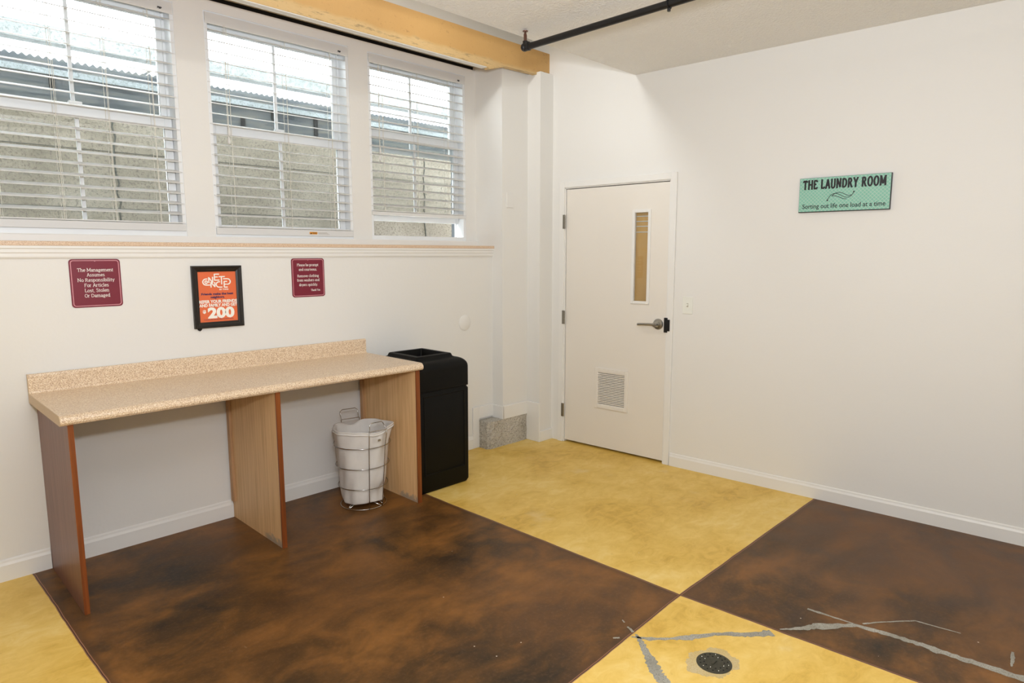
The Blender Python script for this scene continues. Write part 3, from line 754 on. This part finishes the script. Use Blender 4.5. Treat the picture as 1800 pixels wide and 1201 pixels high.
bu = box('painted_underside', (-3.05, 3.40, 3.603, 3.655, 2.8875, 2.8918), m_trim, beam)
pz = 2.749; pr = 0.0180
pipe = empty('overhead_pipe', (2.871, 2.72, CEIL)); tag(pipe, 'black iron pipe hung under the white ceiling', 'pipe')
bm = bmesh.new(); tube(bm, [(0, 0.0, pz - 0.022 - CEIL), (0, -5.6, pz - 0.022 - CEIL)], pr, 16)
finish('pipe_run', bm, m_black, pipe, smooth='auto')
bm = bmesh.new()
Mf = Matrix.Translation((0, 0.01, pz - 0.020 - CEIL)) @ Matrix.Rotation(PI / 2, 4, 'X')
lathe(bm, [(0, -0.012), (0.018, -0.010), (0.0235, 0.0), (0.0235, 0.012), (0.019, 0.016), (0.019, 0.024), (0.0245, 0.026), (0.0245, 0.040), (0.017, 0.044)], Mf, 20)
tube(bm, [(0, 0.0, pz - 0.02 - CEIL), (0, 0.0, pz + 0.012 - CEIL)], 0.0155, 14)
finish('end_fitting', bm, m_black, pipe, smooth='auto')
bm = bmesh.new()
tube(bm, [(0, 0.0, pz + 0.01 - CEIL), (0, 0.0, -0.012)], 0.005, 8)
tube(bm, [(-0.009, 0, pz + 0.012 - CEIL), (-0.010, 0, -0.030), (-0.004, 0, -0.018)], 0.0025, 6); tube(bm, [(0.009, 0, pz + 0.012 - CEIL), (0.010, 0, -0.030), (0.004, 0, -0.018)], 0.0025, 6)
lathe(bm, [(0, -0.012), (0.015, -0.012), (0.016, -0.008), (0, -0.006)], None, 12)
finish('sprinkler_head', bm, m_brass, pipe)
def hanger(y):
    bm = bmesh.new(); zc = pz - 0.022 - CEIL
    tube(bm, [(0.022 * math.cos(a), y, zc + 0.022 * math.sin(a)) for a in [2 * PI * k / 24 for k in range(24)]], 0.0035, 6, closed=True)
    tube(bm, [(0, y, zc + 0.022), (0, y, 0.0)], 0.004, 8)
    lathe(bm, [(0, 0), (0.008, 0), (0.008, 0.014), (0, 0.014)], Matrix.Translation((0, y, zc - 0.034)), 6)
    finish('pipe_hanger', bm, m_black, pipe)
hanger(-0.94); hanger(-2.9)

# ================================================================= folding counter
ct = empty('folding_counter', (1.5, 3.5, 0)); tag(ct, 'long speckled beige laminate counter on three wooden side panels under the signs', 'counter')
def L_(x0, x1, y0, y1, z0, z1): return (x0 - 1.5, x1 - 1.5, y0 - 3.5, y1 - 3.5, z0, z1)
bm = bmesh.new()
prof = [(3.808, 0.845), (3.178, 0.845), (3.168, 0.849), (3.162, 0.858), (3.162, 0.868), (3.167, 0.879), (3.178, 0.887), (3.192, 0.889), (3.78, 0.889), (3.788, 0.893), (3.790, 0.900), (3.790, 0.972), (3.793, 0.980), (3.800, 0.983), (3.808, 0.983)]
prism(bm, [(y - 3.5, z) for y, z in prof], 'x', 0.566 - 1.5, 2.436 - 1.5)
top = finish('countertop', bm, m_lam, ct)
bm = bmesh.new()
prism(bm, [(y - 3.5, z) for y, z in prof], 'x', 0.5635 - 1.5, 0.566 - 1.5)
finish('end_cap', bm, m_lam_edge, top)
def panel(x0, x1, mat, lab):
    p = box('side_panel', L_(x0, x1, 3.192, 3.808, 0.0, 0.845), mat, ct); p['label'] = lab
    box('front_edge', L_(x0 - 0.0005, x1 + 0.0005, 3.182, 3.192, 0.0, 0.845), m_edge, p)
    return p
panel(0.592, 0.612, m_mauve, 'reddish brown outer panel')
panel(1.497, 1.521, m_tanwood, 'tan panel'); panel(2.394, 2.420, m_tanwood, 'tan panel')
for x in (1.482, 2.379):
    bm = bmesh.new(); addbox(bm, *L_(x, x + 0.015, 3.762, 3.794, 0.106, 0.845)); finish('cleat', bm, m_cleat, ct)

# ================================================================= trash bin
tb = empty('trash_bin', (2.675, 3.51, 0)); tag(tb, 'black plastic square trash bin with open top beside the counter', 'trash bin')
def rloop(bm, hx_, hy_, r, z, n=6): return [bm.verts.new((x, y, z)) for x, y in rrect(-hx_, hx_, -hy_, hy_, r, n)]
def bridge(bm, A, B):
    n = len(A)
    for i in range(n): bm.faces.new([A[i], A[(i + 1) % n], B[(i + 1) % n], B[i]])
W2, D2 = 0.229, 0.244
bm = bmesh.new()
loops = [rloop(bm, W2 - 0.03, D2 - 0.03, 0.02, 0.0), rloop(bm, W2 - 0.010, D2 - 0.010, 0.03, 0.004), rloop(bm, W2 - 0.001, D2 - 0.001, 0.03, 0.022), rloop(bm, W2, D2, 0.028, 0.655), rloop(bm, W2 - 0.008, D2 - 0.008, 0.028, 0.668), rloop(bm, W2 - 0.008, D2 - 0.008, 0.028, 0.69)]
for A, B in zip(loops, loops[1:]): bridge(bm, A, B)
bm.faces.new(loops[0][::-1]); bm.faces.new(loops[-1])
body = finish('bin_body', bm, m_bin, tb, smooth='auto')
bm = bmesh.new()
loops = [rloop(bm, W2 - 0.006, D2 - 0.006, 0.03, 0.672), rloop(bm, W2 + 0.001, D2 + 0.001, 0.03, 0.676)]
for k in range(7):
    a = PI / 2 * k / 6; rr = 0.062
    loops.append(rloop(bm, W2 + 0.001 - rr * (1 - math.cos(a)), D2 + 0.001 - rr * (1 - math.cos(a)), 0.03, 0.806 + rr * math.sin(a) * 0.95))
ox, oy = 0.138, 0.155
loops += [rloop(bm, ox + 0.012, oy + 0.012, 0.012, 0.874), rloop(bm, ox + 0.006, oy + 0.006, 0.012, 0.890), rloop(bm, ox, oy, 0.01, 0.893), rloop(bm, ox - 0.020, oy - 0.020, 0.01, 0.893), rloop(bm, ox - 0.022, oy - 0.022, 0.01, 0.888), rloop(bm, ox - 0.034, oy - 0.034, 0.01, 0.72)]
for A, B in zip(loops, loops[1:]): bridge(bm, A, B)
bm.faces.new(loops[-1])
finish('bin_lid', bm, m_bin, tb, smooth='auto')
bm = bmesh.new()
px0, px1, pz0, pz1 = -0.165, 0.185, 0.118, 0.648; yf = -D2
ring_frame(bm, px0, px1, pz0, pz1, 0.012, yf - 0.003, yf + 0.004, 0.003)
finish('panel_rib', bm, m_bin, body)

# ================================================================= wire hamper
hc = (2.16, 3.44)
hm = empty('laundry_hamper', (hc[0], hc[1], 0)); tag(hm, 'round chrome wire hamper with a white cloth bag under the counter', 'hamper')
bm = bmesh.new()
rb = 0.138
def rz_(z): return 0.138 + (0.172 - 0.138) * min(1, z / 0.40)
for z in (0.006, 0.135, 0.265, 0.395): tube(bm, ring_pts((0, 0), rz_(z) + 0.002, 40, z), 0.0028, 6, closed=True)
AF, AB = math.radians(-90), math.radians(80)
def pol(a, r, z): return (r * math.cos(a), r * math.sin(a), z)
for a0 in (AF, AB):
    for sgn_ in (-1, 1):
        a = a0 + sgn_ * 0.33
        tube(bm, [pol(a, rz_(z) + 0.005 + (0.012 if z > .45 else 0), z) for z in (0.006, 0.135, 0.265, 0.395, 0.47, 0.505)], 0.0028, 6)
    # cross wires under the bag
for a in (0.3, 0.3 + PI / 2):
    tube(bm, [pol(a, rb, 0.006), pol(a, 0.03, 0.028), (0, 0, 0.03), pol(a + PI, 0.03, 0.028), pol(a + PI, rb, 0.006)], 0.0028, 6)
for k in range(4):
    a = 0.35 + k * PI / 2; tube(bm, [pol(a, rb, 0.006), pol(a, rb + 0.004, 0.02), pol(a, rb - 0.02, 0.03)], 0.0028, 6)
finish('wire_frame', bm, m_chrome, hm, smooth=True)
for a0, tilt, rr_ in ((AF, -0.02, 0.190), (AB, 0.02, 0.190)):
    bm = bmesh.new()
    base = 0.500 if a0 == AF else 0.505; hgt = 0.048 if a0 == AF else 0.058
    p = [pol(a0 - 0.31, rr_, base), pol(a0 - 0.28, rr_ + tilt, base + hgt - 0.01), pol(a0 - 0.21, rr_ + tilt, base + hgt), pol(a0 + 0.21, rr_ + tilt, base + hgt), pol(a0 + 0.28, rr_ + tilt, base + hgt - 0.01), pol(a0 + 0.31, rr_, base)]
    tube(bm, p, 0.003, 6, closed=True)
    finish('handle', bm, m_chrome, hm, smooth=True)
# cloth bag
bm = bmesh.new(); NS = 72
def bagr(a, z):
    t_ = z / 0.5
    r = 0.122 + 0.046 * min(1, t_ * 1.1) + 0.004 * math.sin(5 * a + z * 9) + 0.003 * math.sin(11 * a - z * 20)
    if z < 0.06: r -= 0.02 * (1 - z / 0.06) ** 2
    # sag dent on the front lower side
    da = math.atan2(math.sin(a - AF - 0.35), math.cos(a - AF - 0.35))
    r -= 0.022 * math.exp(-(da / 0.45) ** 2) * math.exp(-((z - 0.10) / 0.05) ** 2)
    r += 0.010 * math.exp(-(da / 0.5) ** 2) * math.exp(-((z - 0.19) / 0.05) ** 2)
    return min(r, rz_(z) - 0.002) if z < 0.42 else r
outer = []
zs_ = [0.034, 0.038, 0.05, 0.07, 0.09, 0.12, 0.15, 0.18, 0.22, 0.27, 0.32, 0.37, 0.41, 0.44, 0.462, 0.478, 0.490]
def rimadj(a, f):
    # rim flares, pulled out at the right, notched at the handles
    e = 0.0; dz = 0.0
    for a0 in (AF, AB):
        da = math.atan2(math.sin(a - a0), math.cos(a - a0)); g = math.exp(-(da / 0.30) ** 2)
        dz -= 0.032 * g if a0 == AB else 0.012 * g
    dr = math.atan2(math.sin(a + 0.55), math.cos(a + 0.55)); e += 0.016 * math.exp(-(dr / 0.25) ** 2); dz += 0.012 * math.exp(-(dr / 0.35) ** 2)
    return e * f, dz * f
for z in zs_:
    f = max(0, (z - 0.40) / 0.09); row = []
    for k in range(NS):
        a = 2 * PI * k / NS; e, dz = rimadj(a, f)
        dzb = 0.006 * math.sin(3 * a + 1) * (1 if z < .06 else 0)
        row.append(bm.verts.new(pol(a, bagr(a, z) + 0.006 * f * f + e, z + dz + dzb)))
    outer.append(row)
inner = []
for (dr, z) in ((0.004, 0.495), (0.0, 0.499), (-0.006, 0.497), (-0.010, 0.485), (-0.016, 0.44), (-0.02, 0.30), (-0.025, 0.12), (-0.04, 0.05)):
    row = []
    for k in range(NS):
        a = 2 * PI * k / NS; zz = min(z, 0.49); f = max(0, (zz - 0.40) / 0.09); e, dz = rimadj(a, f)
        row.append(bm.verts.new(pol(a, bagr(a, zz) + 0.006 * f * f + e + dr, z + dz)))
    inner.append(row)
rows = outer + inner
for A, B in zip(rows, rows[1:]):
    for k in range(NS): bm.faces.new([A[k], A[(k + 1) % NS], B[(k + 1) % NS], B[k]])
bm.faces.new(rows[0][::-1]); bm.faces.new(rows[-1])
bag = finish('cloth_bag', bm, m_bag, hm, smooth=True)
bm = bmesh.new()
rim = []
for k in range(NS):
    a = 2 * PI * k / NS; e, dz = rimadj(a, 0.95)
    rim.append(pol(a, bagr(a, 0.482) + 0.006 + e, 0.481 + dz))
tube(bm, rim, 0.0055, 8, closed=True)
finish('bag_hem', bm, m_bag, bag, smooth=True)
bm = bmesh.new(); cx_, cy_, cz_ = pol(AF, 0.1905, 0.445)
addbox(bm, cx_ - 0.009, cx_ + 0.009, cy_ - 0.004, cy_ + 0.002, cz_ - 0.008, cz_ + 0.004, bevel=0.002)
finish('bag_snap', bm, m_satin, bag)

# ================================================================= signs on the window wall
def serif_sign(x0, x1, z0, z1, lines, label):
    s = empty('wall_sign', ((x0 + x1) / 2, YL, (z0 + z1) / 2)); tag(s, label, 'sign')
    hx_, hz_ = (x1 - x0) / 2, (z1 - z0) / 2
    bm = bmesh.new(); prism(bm, rrect(-hx_, hx_, -hz_, hz_, 0.016), 'y', -0.0035, 0.0); finish('sign_plate', bm, m_maroon, s)
    bm = bmesh.new(); A = rrect(-hx_ + .006, hx_ - .006, -hz_ + .006, hz_ - .006, 0.013); B = rrect(-hx_ + .0095, hx_ - .0095, -hz_ + .0095, hz_ - .0095, 0.010)
    n = len(A)
    for ya in (-0.0042,):
        va = [bm.verts.new((p[0], ya, p[1])) for p in A]; vb = [bm.verts.new((p[0], ya, p[1])) for p in B]
        vc = [bm.verts.new((p[0], -0.003, p[1])) for p in A]; vd = [bm.verts.new((p[0], -0.003, p[1])) for p in B]
        for i in range(n):
            j = (i + 1) % n
            bm.faces.new([va[i], va[j], vb[j], vb[i]]); bm.faces.new([va[i], vc[i], vc[j], va[j]]); bm.faces.new([vb[i], vb[j], vd[j], vd[i]])
    prism(bm, [(-0.006, hz_ - 0.006), (0.006, hz_ - 0.006), (0.0, hz_ - 0.0135)], 'y', -0.0044, -0.003)
    finish('sign_border', bm, m_signline, s)
    bm = bmesh.new()
    for t_, cx, cz, size, w in lines: serif_text(bm, t_, size * 1.1, cx, cz, -0.0042, w)
    finish('sign_lettering', bm, m_signtext, s)
    return s
serif_sign(0.7745, 0.9985, 1.2875, 1.5275, [('The Management', 0, 0.058, 0.0225, 0.158), ('Assumes', 0, 0.034, 0.0215, 0.078), ('No Responsibility', 0, 0.008, 0.0225, 0.162), ('For Articles', 0, -0.018, 0.0225, 0.107), ('Lost, Stolen', 0, -0.044, 0.0225, 0.107), ('Or Damaged', 0, -0.070, 0.0225, 0.112)],
    'maroon sign reading The Management Assumes No Responsibility, left of the framed poster')
serif_sign(1.933, 2.1555, 1.2845, 1.5245, [('Please be prompt', -0.002, 0.072, 0.0215, 0.146), ('and courteous.', -0.002, 0.044, 0.0215, 0.124), ('Remove clothing', -0.002, 0.004, 0.0215, 0.146), ('from washers and', -0.002, -0.0225, 0.0215, 0.152), ('dryers quickly.', -0.002, -0.051, 0.0215, 0.128), ('Thank You', 0.045, -0.084, 0.0165, 0.064)],
    'maroon sign reading Please be prompt and courteous, right of the framed poster')

# framed orange poster
pf = empty('framed_poster', (1.4795, YL, 1.312)); tag(pf, 'black framed orange referral poster hanging above the counter', 'poster')
hx_, hz_ = 0.1385, 0.1745
bm = bmesh.new(); fwid = 0.033
for (a, b) in (((-hx_, -hz_), (hx_, -hz_)), ((hx_, -hz_), (hx_, hz_)), ((hx_, hz_), (-hx_, hz_)), ((-hx_, hz_), (-hx_, -hz_))):
    a = Vector(a); b = Vector(b); d = (b - a).normalized(); nrm = Vector((-d.y, d.x))
    prof = [(0, 0.0), (0, -0.017), (0.006, -0.021), (0.016, -0.019), (0.023, -0.014), (fwid, -0.011), (fwid, 0.0)]
    A = [bm.verts.new(((a + nrm * o + d * o).x, y, (a + nrm * o + d * o).y)) for o, y in prof]; B = [bm.verts.new(((b + nrm * o - d * o).x, y, (b + nrm * o - d * o).y)) for o, y in prof]
    for i in range(len(prof)): j = (i + 1) % len(prof); bm.faces.new([A[i], A[j], B[j], B[i]])
frm = finish('picture_frame', bm, m_blackwood, pf)
bm = bmesh.new()
prism(bm, [(-0.125, -hz_ + 0.002), (-0.098, -hz_ + 0.002), (-0.100, -hz_ - 0.008), (-0.110, -hz_ - 0.015), (-0.120, -hz_ - 0.009)], 'y', -0.010, -0.004)
finish('turn_button', bm, m_black, frm)
px, pzz = hx_ - fwid + 0.001, hz_ - fwid + 0.001
ps = box('poster_print', (-px, px, -0.0075, -0.005, -pzz, pzz), m_orange, pf)
U = lambda u: -px + 2 * px * u
Vv = lambda v: pzz - 2 * pzz * v
yt0, yt1 = -0.0085, -0.0074
bm = bmesh.new()
def arc(cu, cv, ru, rv, a0, a1, n=9): return [(U(cu + ru * math.cos(math.radians(a0 + (a1 - a0) * i / n))), Vv(cv - rv * math.sin(math.radians(a0 + (a1 - a0) * i / n)))) for i in range(n + 1)]
def PL(*p): return [(U(a), Vv(b)) for a, b in p]
logo = [
    arc(0.215, 0.245, 0.085, 0.060, 90, 270) , PL((0.215, 0.185), (0.25, 0.185)), PL((0.215, 0.305), (0.315, 0.305)),
    arc(0.215, 0.247, 0.032, 0.025, 0, 360, 12),
    PL((0.285, 0.265), (0.285, 0.150)), PL((0.285, 0.155), (0.385, 0.265)), PL((0.385, 0.262), (0.385, 0.145)),
    PL((0.335, 0.355), (0.335, 0.250)), PL((0.335, 0.250), (0.435, 0.345)), PL((0.435, 0.350), (0.435, 0.250)),
    PL((0.435, 0.215), (0.435, 0.090)), PL((0.425, 0.095), (0.56, 0.095)), PL((0.435, 0.150), (0.52, 0.150)), PL((0.425, 0.213), (0.56, 0.213)),
    PL((0.545, 0.145), (0.71, 0.145)), PL((0.615, 0.145), (0.615, 0.300)),
    arc(0.545, 0.300, 0.075, 0.053, 90, 270), PL((0.545, 0.353), (0.63, 0.353)), PL((0.545, 0.247), (0.575, 0.247)),
    PL((0.680, 0.360), (0.680, 0.240)), PL((0.672, 0.243), (0.76, 0.243)), PL((0.680, 0.298), (0.74, 0.298)), PL((0.672, 0.356), (0.77, 0.356)),
    PL((0.655, 0.190), (0.77, 0.190)), arc(0.77, 0.245, 0.075, 0.055, 90, -90), PL((0.77, 0.300), (0.745, 0.300))]
logo = [[(x, z + 0.040 * 2 * pzz) for x, z in l] for l in logo]
strokes(bm, logo, 0.0062, yt0, yt1)
finish('poster_logo', bm, m_white, ps); bm = bmesh.new()
text_mesh(bm, 'BY TWG', 0.0105, U(0.665), Vv(0.372), -0.008, bold=0.0004, width=0.050)
text_mesh(bm, 'REFER YOUR FRIENDS', 0.0235, 0, Vv(0.622), -0.008, bold=0.0009, width=2 * px * 0.995)
text_mesh(bm, 'AND FAMILY AND GET', 0.0235, 0, Vv(0.695), -0.008, bold=0.0009, width=2 * px * 0.995)
finish('white_lettering', bm, m_white, ps); bm = bmesh.new()
text_mesh(bm, '200', 0.080, U(0.56), Vv(0.915), -0.008, bold=0.0040, width=0.150)
text_mesh(bm, '$', 0.024, U(0.125), Vv(0.815), -0.008, bold=0.0012, width=0.018)
finish('price_lettering', bm, m_white, ps)
bm = bmesh.new()
text_mesh(bm, 'Friends make the best', 0.0165, U(0.49), Vv(0.462), -0.008, bold=0.0007, width=0.178)
text_mesh(bm, 'neighbors.', 0.0165, U(0.49), Vv(0.525), -0.008, bold=0.0007, width=0.078)
finish('slogan_lettering', bm, m_navy, ps); bm = bmesh.new()
text_mesh(bm, 'Contact the leasing office to learn more', 0.008, U(0.49), Vv(0.958), -0.008, width=0.165)
finish('small_print', bm, m_navy, ps)

# round cover plate low on the wall
bm = bmesh.new(); lathe(bm, [(0, 0), (0.060, 0), (0.060, 0.003), (0.056, 0.006), (0, 0.007)], Matrix.Rotation(PI / 2, 4, 'X'), 40)
cp = finish('cover_plate', bm, m_trim, smooth='auto'); cp.location = (3.345, YL, 1.022); tag(cp, 'round white blank cover plate on the wall above the trash bin', 'cover plate')
# small blank plate on the column
cb = box('blank_plate', (-0.036, 0.036, -0.007, 0.0, -0.055, 0.055), m_wall, bevel=0.002); cb.location = (3.722, 3.695, 1.966)
tag(cb, 'small wall coloured blank plate on the column left of the door', 'cover plate')

# ================================================================= things on the right wall
def wall_thing(name, s, z): return empty(name, dwp(s, 0, z), RZ)
ls = wall_thing('laundry_sign', 1.130, 1.904); tag(ls, 'teal patterned sign reading THE LAUNDRY ROOM on the right wall', 'sign')
box('sign_block', (-0.251, 0.251, -0.020, 0.0, -0.103, 0.103), m_black, ls, bevel=0.001)
box('sign_face', (-0.2495, 0.2475, -0.0215, -0.0199, -0.0985, 0.1015), m_teal, ls)
bm = bmesh.new()
serif_text(bm, 'THE LAUNDRY ROOM', 0.078, 0.0, 0.036, -0.0218, 0.458, w=0.128, sw=0.06, sl=0.25, track=0.13)
finish('title_lettering', bm, m_dark_print, ls); bm = bmesh.new()
text_mesh(bm, 'Sorting out life one load at a time', 0.038, 0.0, -0.080, -0.0218, bold=0.0003, width=0.455)
def curve_line(pts, w0): 
    n = 26
    for i in range(n):
        a = pts(i / n); b = pts((i + 1) / n); strokes(bm, [[a, b]], w0, -0.0224, -0.0214)
finish('motto_lettering', bm, m_dark_print, ls); bm = bmesh.new()
def bez(p, n=24):
    out = []
    for i in range(n + 1):
        t = i / n; u = 1 - t
        out.append(tuple(u ** 3 * p[0][k] + 3 * u * u * t * p[1][k] + 3 * u * t * t * p[2][k] + t ** 3 * p[3][k] for k in (0, 1)))
    return out
strokes(bm, [bez([(-0.086, -0.036), (-0.066, 0.020), (-0.030, 0.004), (-0.004, -0.014)]) + bez([(-0.004, -0.014), (0.022, -0.030), (0.046, -0.026), (0.058, 0.008)])[1:],
    bez([(-0.062, -0.012), (-0.040, 0.012), (-0.020, 0.014), (0.006, -0.002)]) + bez([(0.006, -0.002), (0.024, -0.014), (0.036, -0.014), (0.046, -0.010)])[1:],
    bez([(-0.062, -0.012), (-0.030, -0.004), (-0.010, -0.034), (0.020, -0.032)])], 0.0032, -0.0224, -0.0214)
for cx, cz in ((-0.086, -0.036), (0.058, 0.008)):
    prism(bm, [(cx + 0.0045 * math.cos(a), cz + 0.0045 * math.sin(a)) for a in [2 * PI * k / 12 for k in range(12)]], 'y', -0.0224, -0.0214)
finish('flourish', bm, m_dark_print, ls)
sw = wall_thing('light_switch', 0.157, 1.190); tag(sw, 'white light switch on the wall right of the door', 'light switch')
box('switch_plate', (-0.038, 0.038, -0.007, 0.0, -0.061, 0.061), m_plate, sw, bevel=0.003)
bm = bmesh.new(); prism(bm, [(-0.006, 0.010), (-0.018, 0.002), (-0.018, -0.004), (-0.006, -0.008)], 'x', -0.005, 0.005)
finish('toggle', bm, m_plate, sw)
boxes('toggle_slot', [(-0.007, 0.007, -0.0074, -0.006, -0.013, 0.014)], m_greylabel, sw)
for z in (0.030, -0.030):
    bm = bmesh.new(); lathe(bm, [(0, 0), (0.003, 0), (0.0025, 0.0012), (0, 0.0015)], Matrix.Translation((0, -0.007, z)) @ Matrix.Rotation(PI / 2, 4, 'X'), 10); finish('plate_screw', bm, m_plate, sw)

# ================================================================= floor drain and cracks
dr_ = empty('floor_drain', (2.190, 1.077, 0)); tag(dr_, 'round dark metal floor drain cover set in the yellow floor', 'drain')
bm = bmesh.new(); lathe(bm, [(0, 0.0), (0.066, 0.0), (0.066, 0.002), (0.062, 0.0035), (0, 0.0035)], None, 40)
addbox(bm, -0.016, 0.016, -0.004, 0.004, 0.003, 0.0065, bevel=0.001)
gr = finish('drain_grate', bm, m_drain, dr_)
bm = bmesh.new()
for rr_, n in ((0.052, 16), (0.037, 12)):
    for k in range(n):
        a = 2 * PI * k / n + (0.1 if rr_ < 0.04 else 0)
        lathe(bm, [(0, 0), (0.0034, 0), (0.0034, 0.0006), (0, 0.0006)], Matrix.Translation((rr_ * math.cos(a), rr_ * math.sin(a), 0.0035)), 10)
        if (k * 5 + n) % 3 == 0:
            bm2 = bmesh.new(); lathe(bm2, [(0, 0), (0.0022, 0), (0.0014, 0.0008), (0, 0.001)], Matrix.Translation((rr_ * math.cos(a) + 0.001, rr_ * math.sin(a), 0.0041)), 8); finish('hole_glint', bm2, m_drainglint, gr)  # bright little studs modelled in place of glints at the holes
finish('drain_holes', bm, m_gapdark, gr)
def patch(pts, widths, seed, zt=0.0012, name='crack_filler', mat=None):
    r = random.Random(seed); bm = bmesh.new(); Lp, Rp = [], []
    P2 = []
    for i in range(len(pts) - 1):
        for k in range(7):
            t_ = k / 7; P2.append((Vector(pts[i]).lerp(Vector(pts[i + 1]), t_), widths[i] * (1 - t_) + widths[i + 1] * t_))
    P2.append((Vector(pts[-1]), widths[-1]))
    for i, (p, w) in enumerate(P2):
        d = (P2[min(i + 1, len(P2) - 1)][0] - P2[max(i - 1, 0)][0]).normalized(); n = Vector((-d.y, d.x))
        Lp.append(p + n * w * (0.5 + r.uniform(-.18, .18))); Rp.append(p - n * w * (0.5 + r.uniform(-.18, .18)))
    T = [[bm.verts.new((v.x, v.y, zt)) for v in S] for S in (Lp, Rp)]; Bt = [[bm.verts.new((v.x, v.y, -0.002)) for v in S] for S in (Lp, Rp)]
    n = len(Lp)
    for i in range(n - 1):
        bm.faces.new([T[0][i], T[1][i], T[1][i + 1], T[0][i + 1]]); bm.faces.new([T[0][i], T[0][i + 1], Bt[0][i + 1], Bt[0][i]]); bm.faces.new([T[1][i + 1], T[1][i], Bt[1][i], Bt[1][i + 1]])
    bm.faces.new([T[0][0], Bt[0][0], Bt[1][0], T[1][0]]); bm.faces.new([T[0][-1], T[1][-1], Bt[1][-1], Bt[0][-1]])
    return finish(name, bm, mat or m_crack, floor)
patch([(2.142, 1.399), (2.123, 1.368), (2.079, 1.315), (2.017, 1.24), (1.984, 1.198), (1.957, 1.149), (1.90, 1.07)], [0.008, 0.018, 0.032, 0.042, 0.044, 0.046, 0.05], 1)
patch([(2.115, 1.402), (2.152, 1.342), (2.213, 1.282), (2.278, 1.228), (2.369, 1.17), (2.422, 1.114), (2.472, 1.056), (2.545, 1.006)], [0.006, 0.02, 0.014, 0.030, 0.016, 0.026, 0.028, 0.042], 2)
patch([(2.592, 0.992), (2.664, 0.926), (2.728, 0.886), (2.846, 0.774), (2.863, 0.683), (2.878, 0.572), (2.879, 0.474), (2.89, 0.363), (2.899, 0.20)], [0.006, 0.022, 0.04, 0.022, 0.024, 0.028, 0.036, 0.030, 0.040], 3)
patch([(2.835, 0.971), (2.845, 0.862), (2.853, 0.776)], [0.016, 0.010, 0.004], 4)
patch([(2.878, 0.759), (2.949, 0.706), (3.059, 0.608), (3.084, 0.449)], [0.008, 0.007, 0.006, 0.004], 5)
patch([(3.075, 0.276), (3.03, 0.270), (2.959, 0.265)], [0.008, 0.014, 0.006], 6)
patch([(2.165, 1.455), (2.148, 1.415)], [0.008, 0.012], 8)
patch([(2.192, 1.50), (2.182, 1.484)], [0.005, 0.006], 9)
patch([(2.055, 1.45), (2.075, 1.432)], [0.007, 0.008], 10)
bm = bmesh.new(); r = random.Random(5); n = 90
A = []
for k in range(n):
    a = 2 * PI * k / n; rr_ = 0.094 + 0.012 * math.sin(2 * a + 2.2) + 0.006 * math.sin(5 * a) + 0.004 * math.sin(11 * a + 2) + r.uniform(-.004, .004)
    A.append((2.188 + rr_ * math.cos(a), 1.085 + rr_ * math.sin(a)))
prism(bm, A, 'z', -0.002, 0.0006)
finish('worn_patch', bm, m_halo, floor)
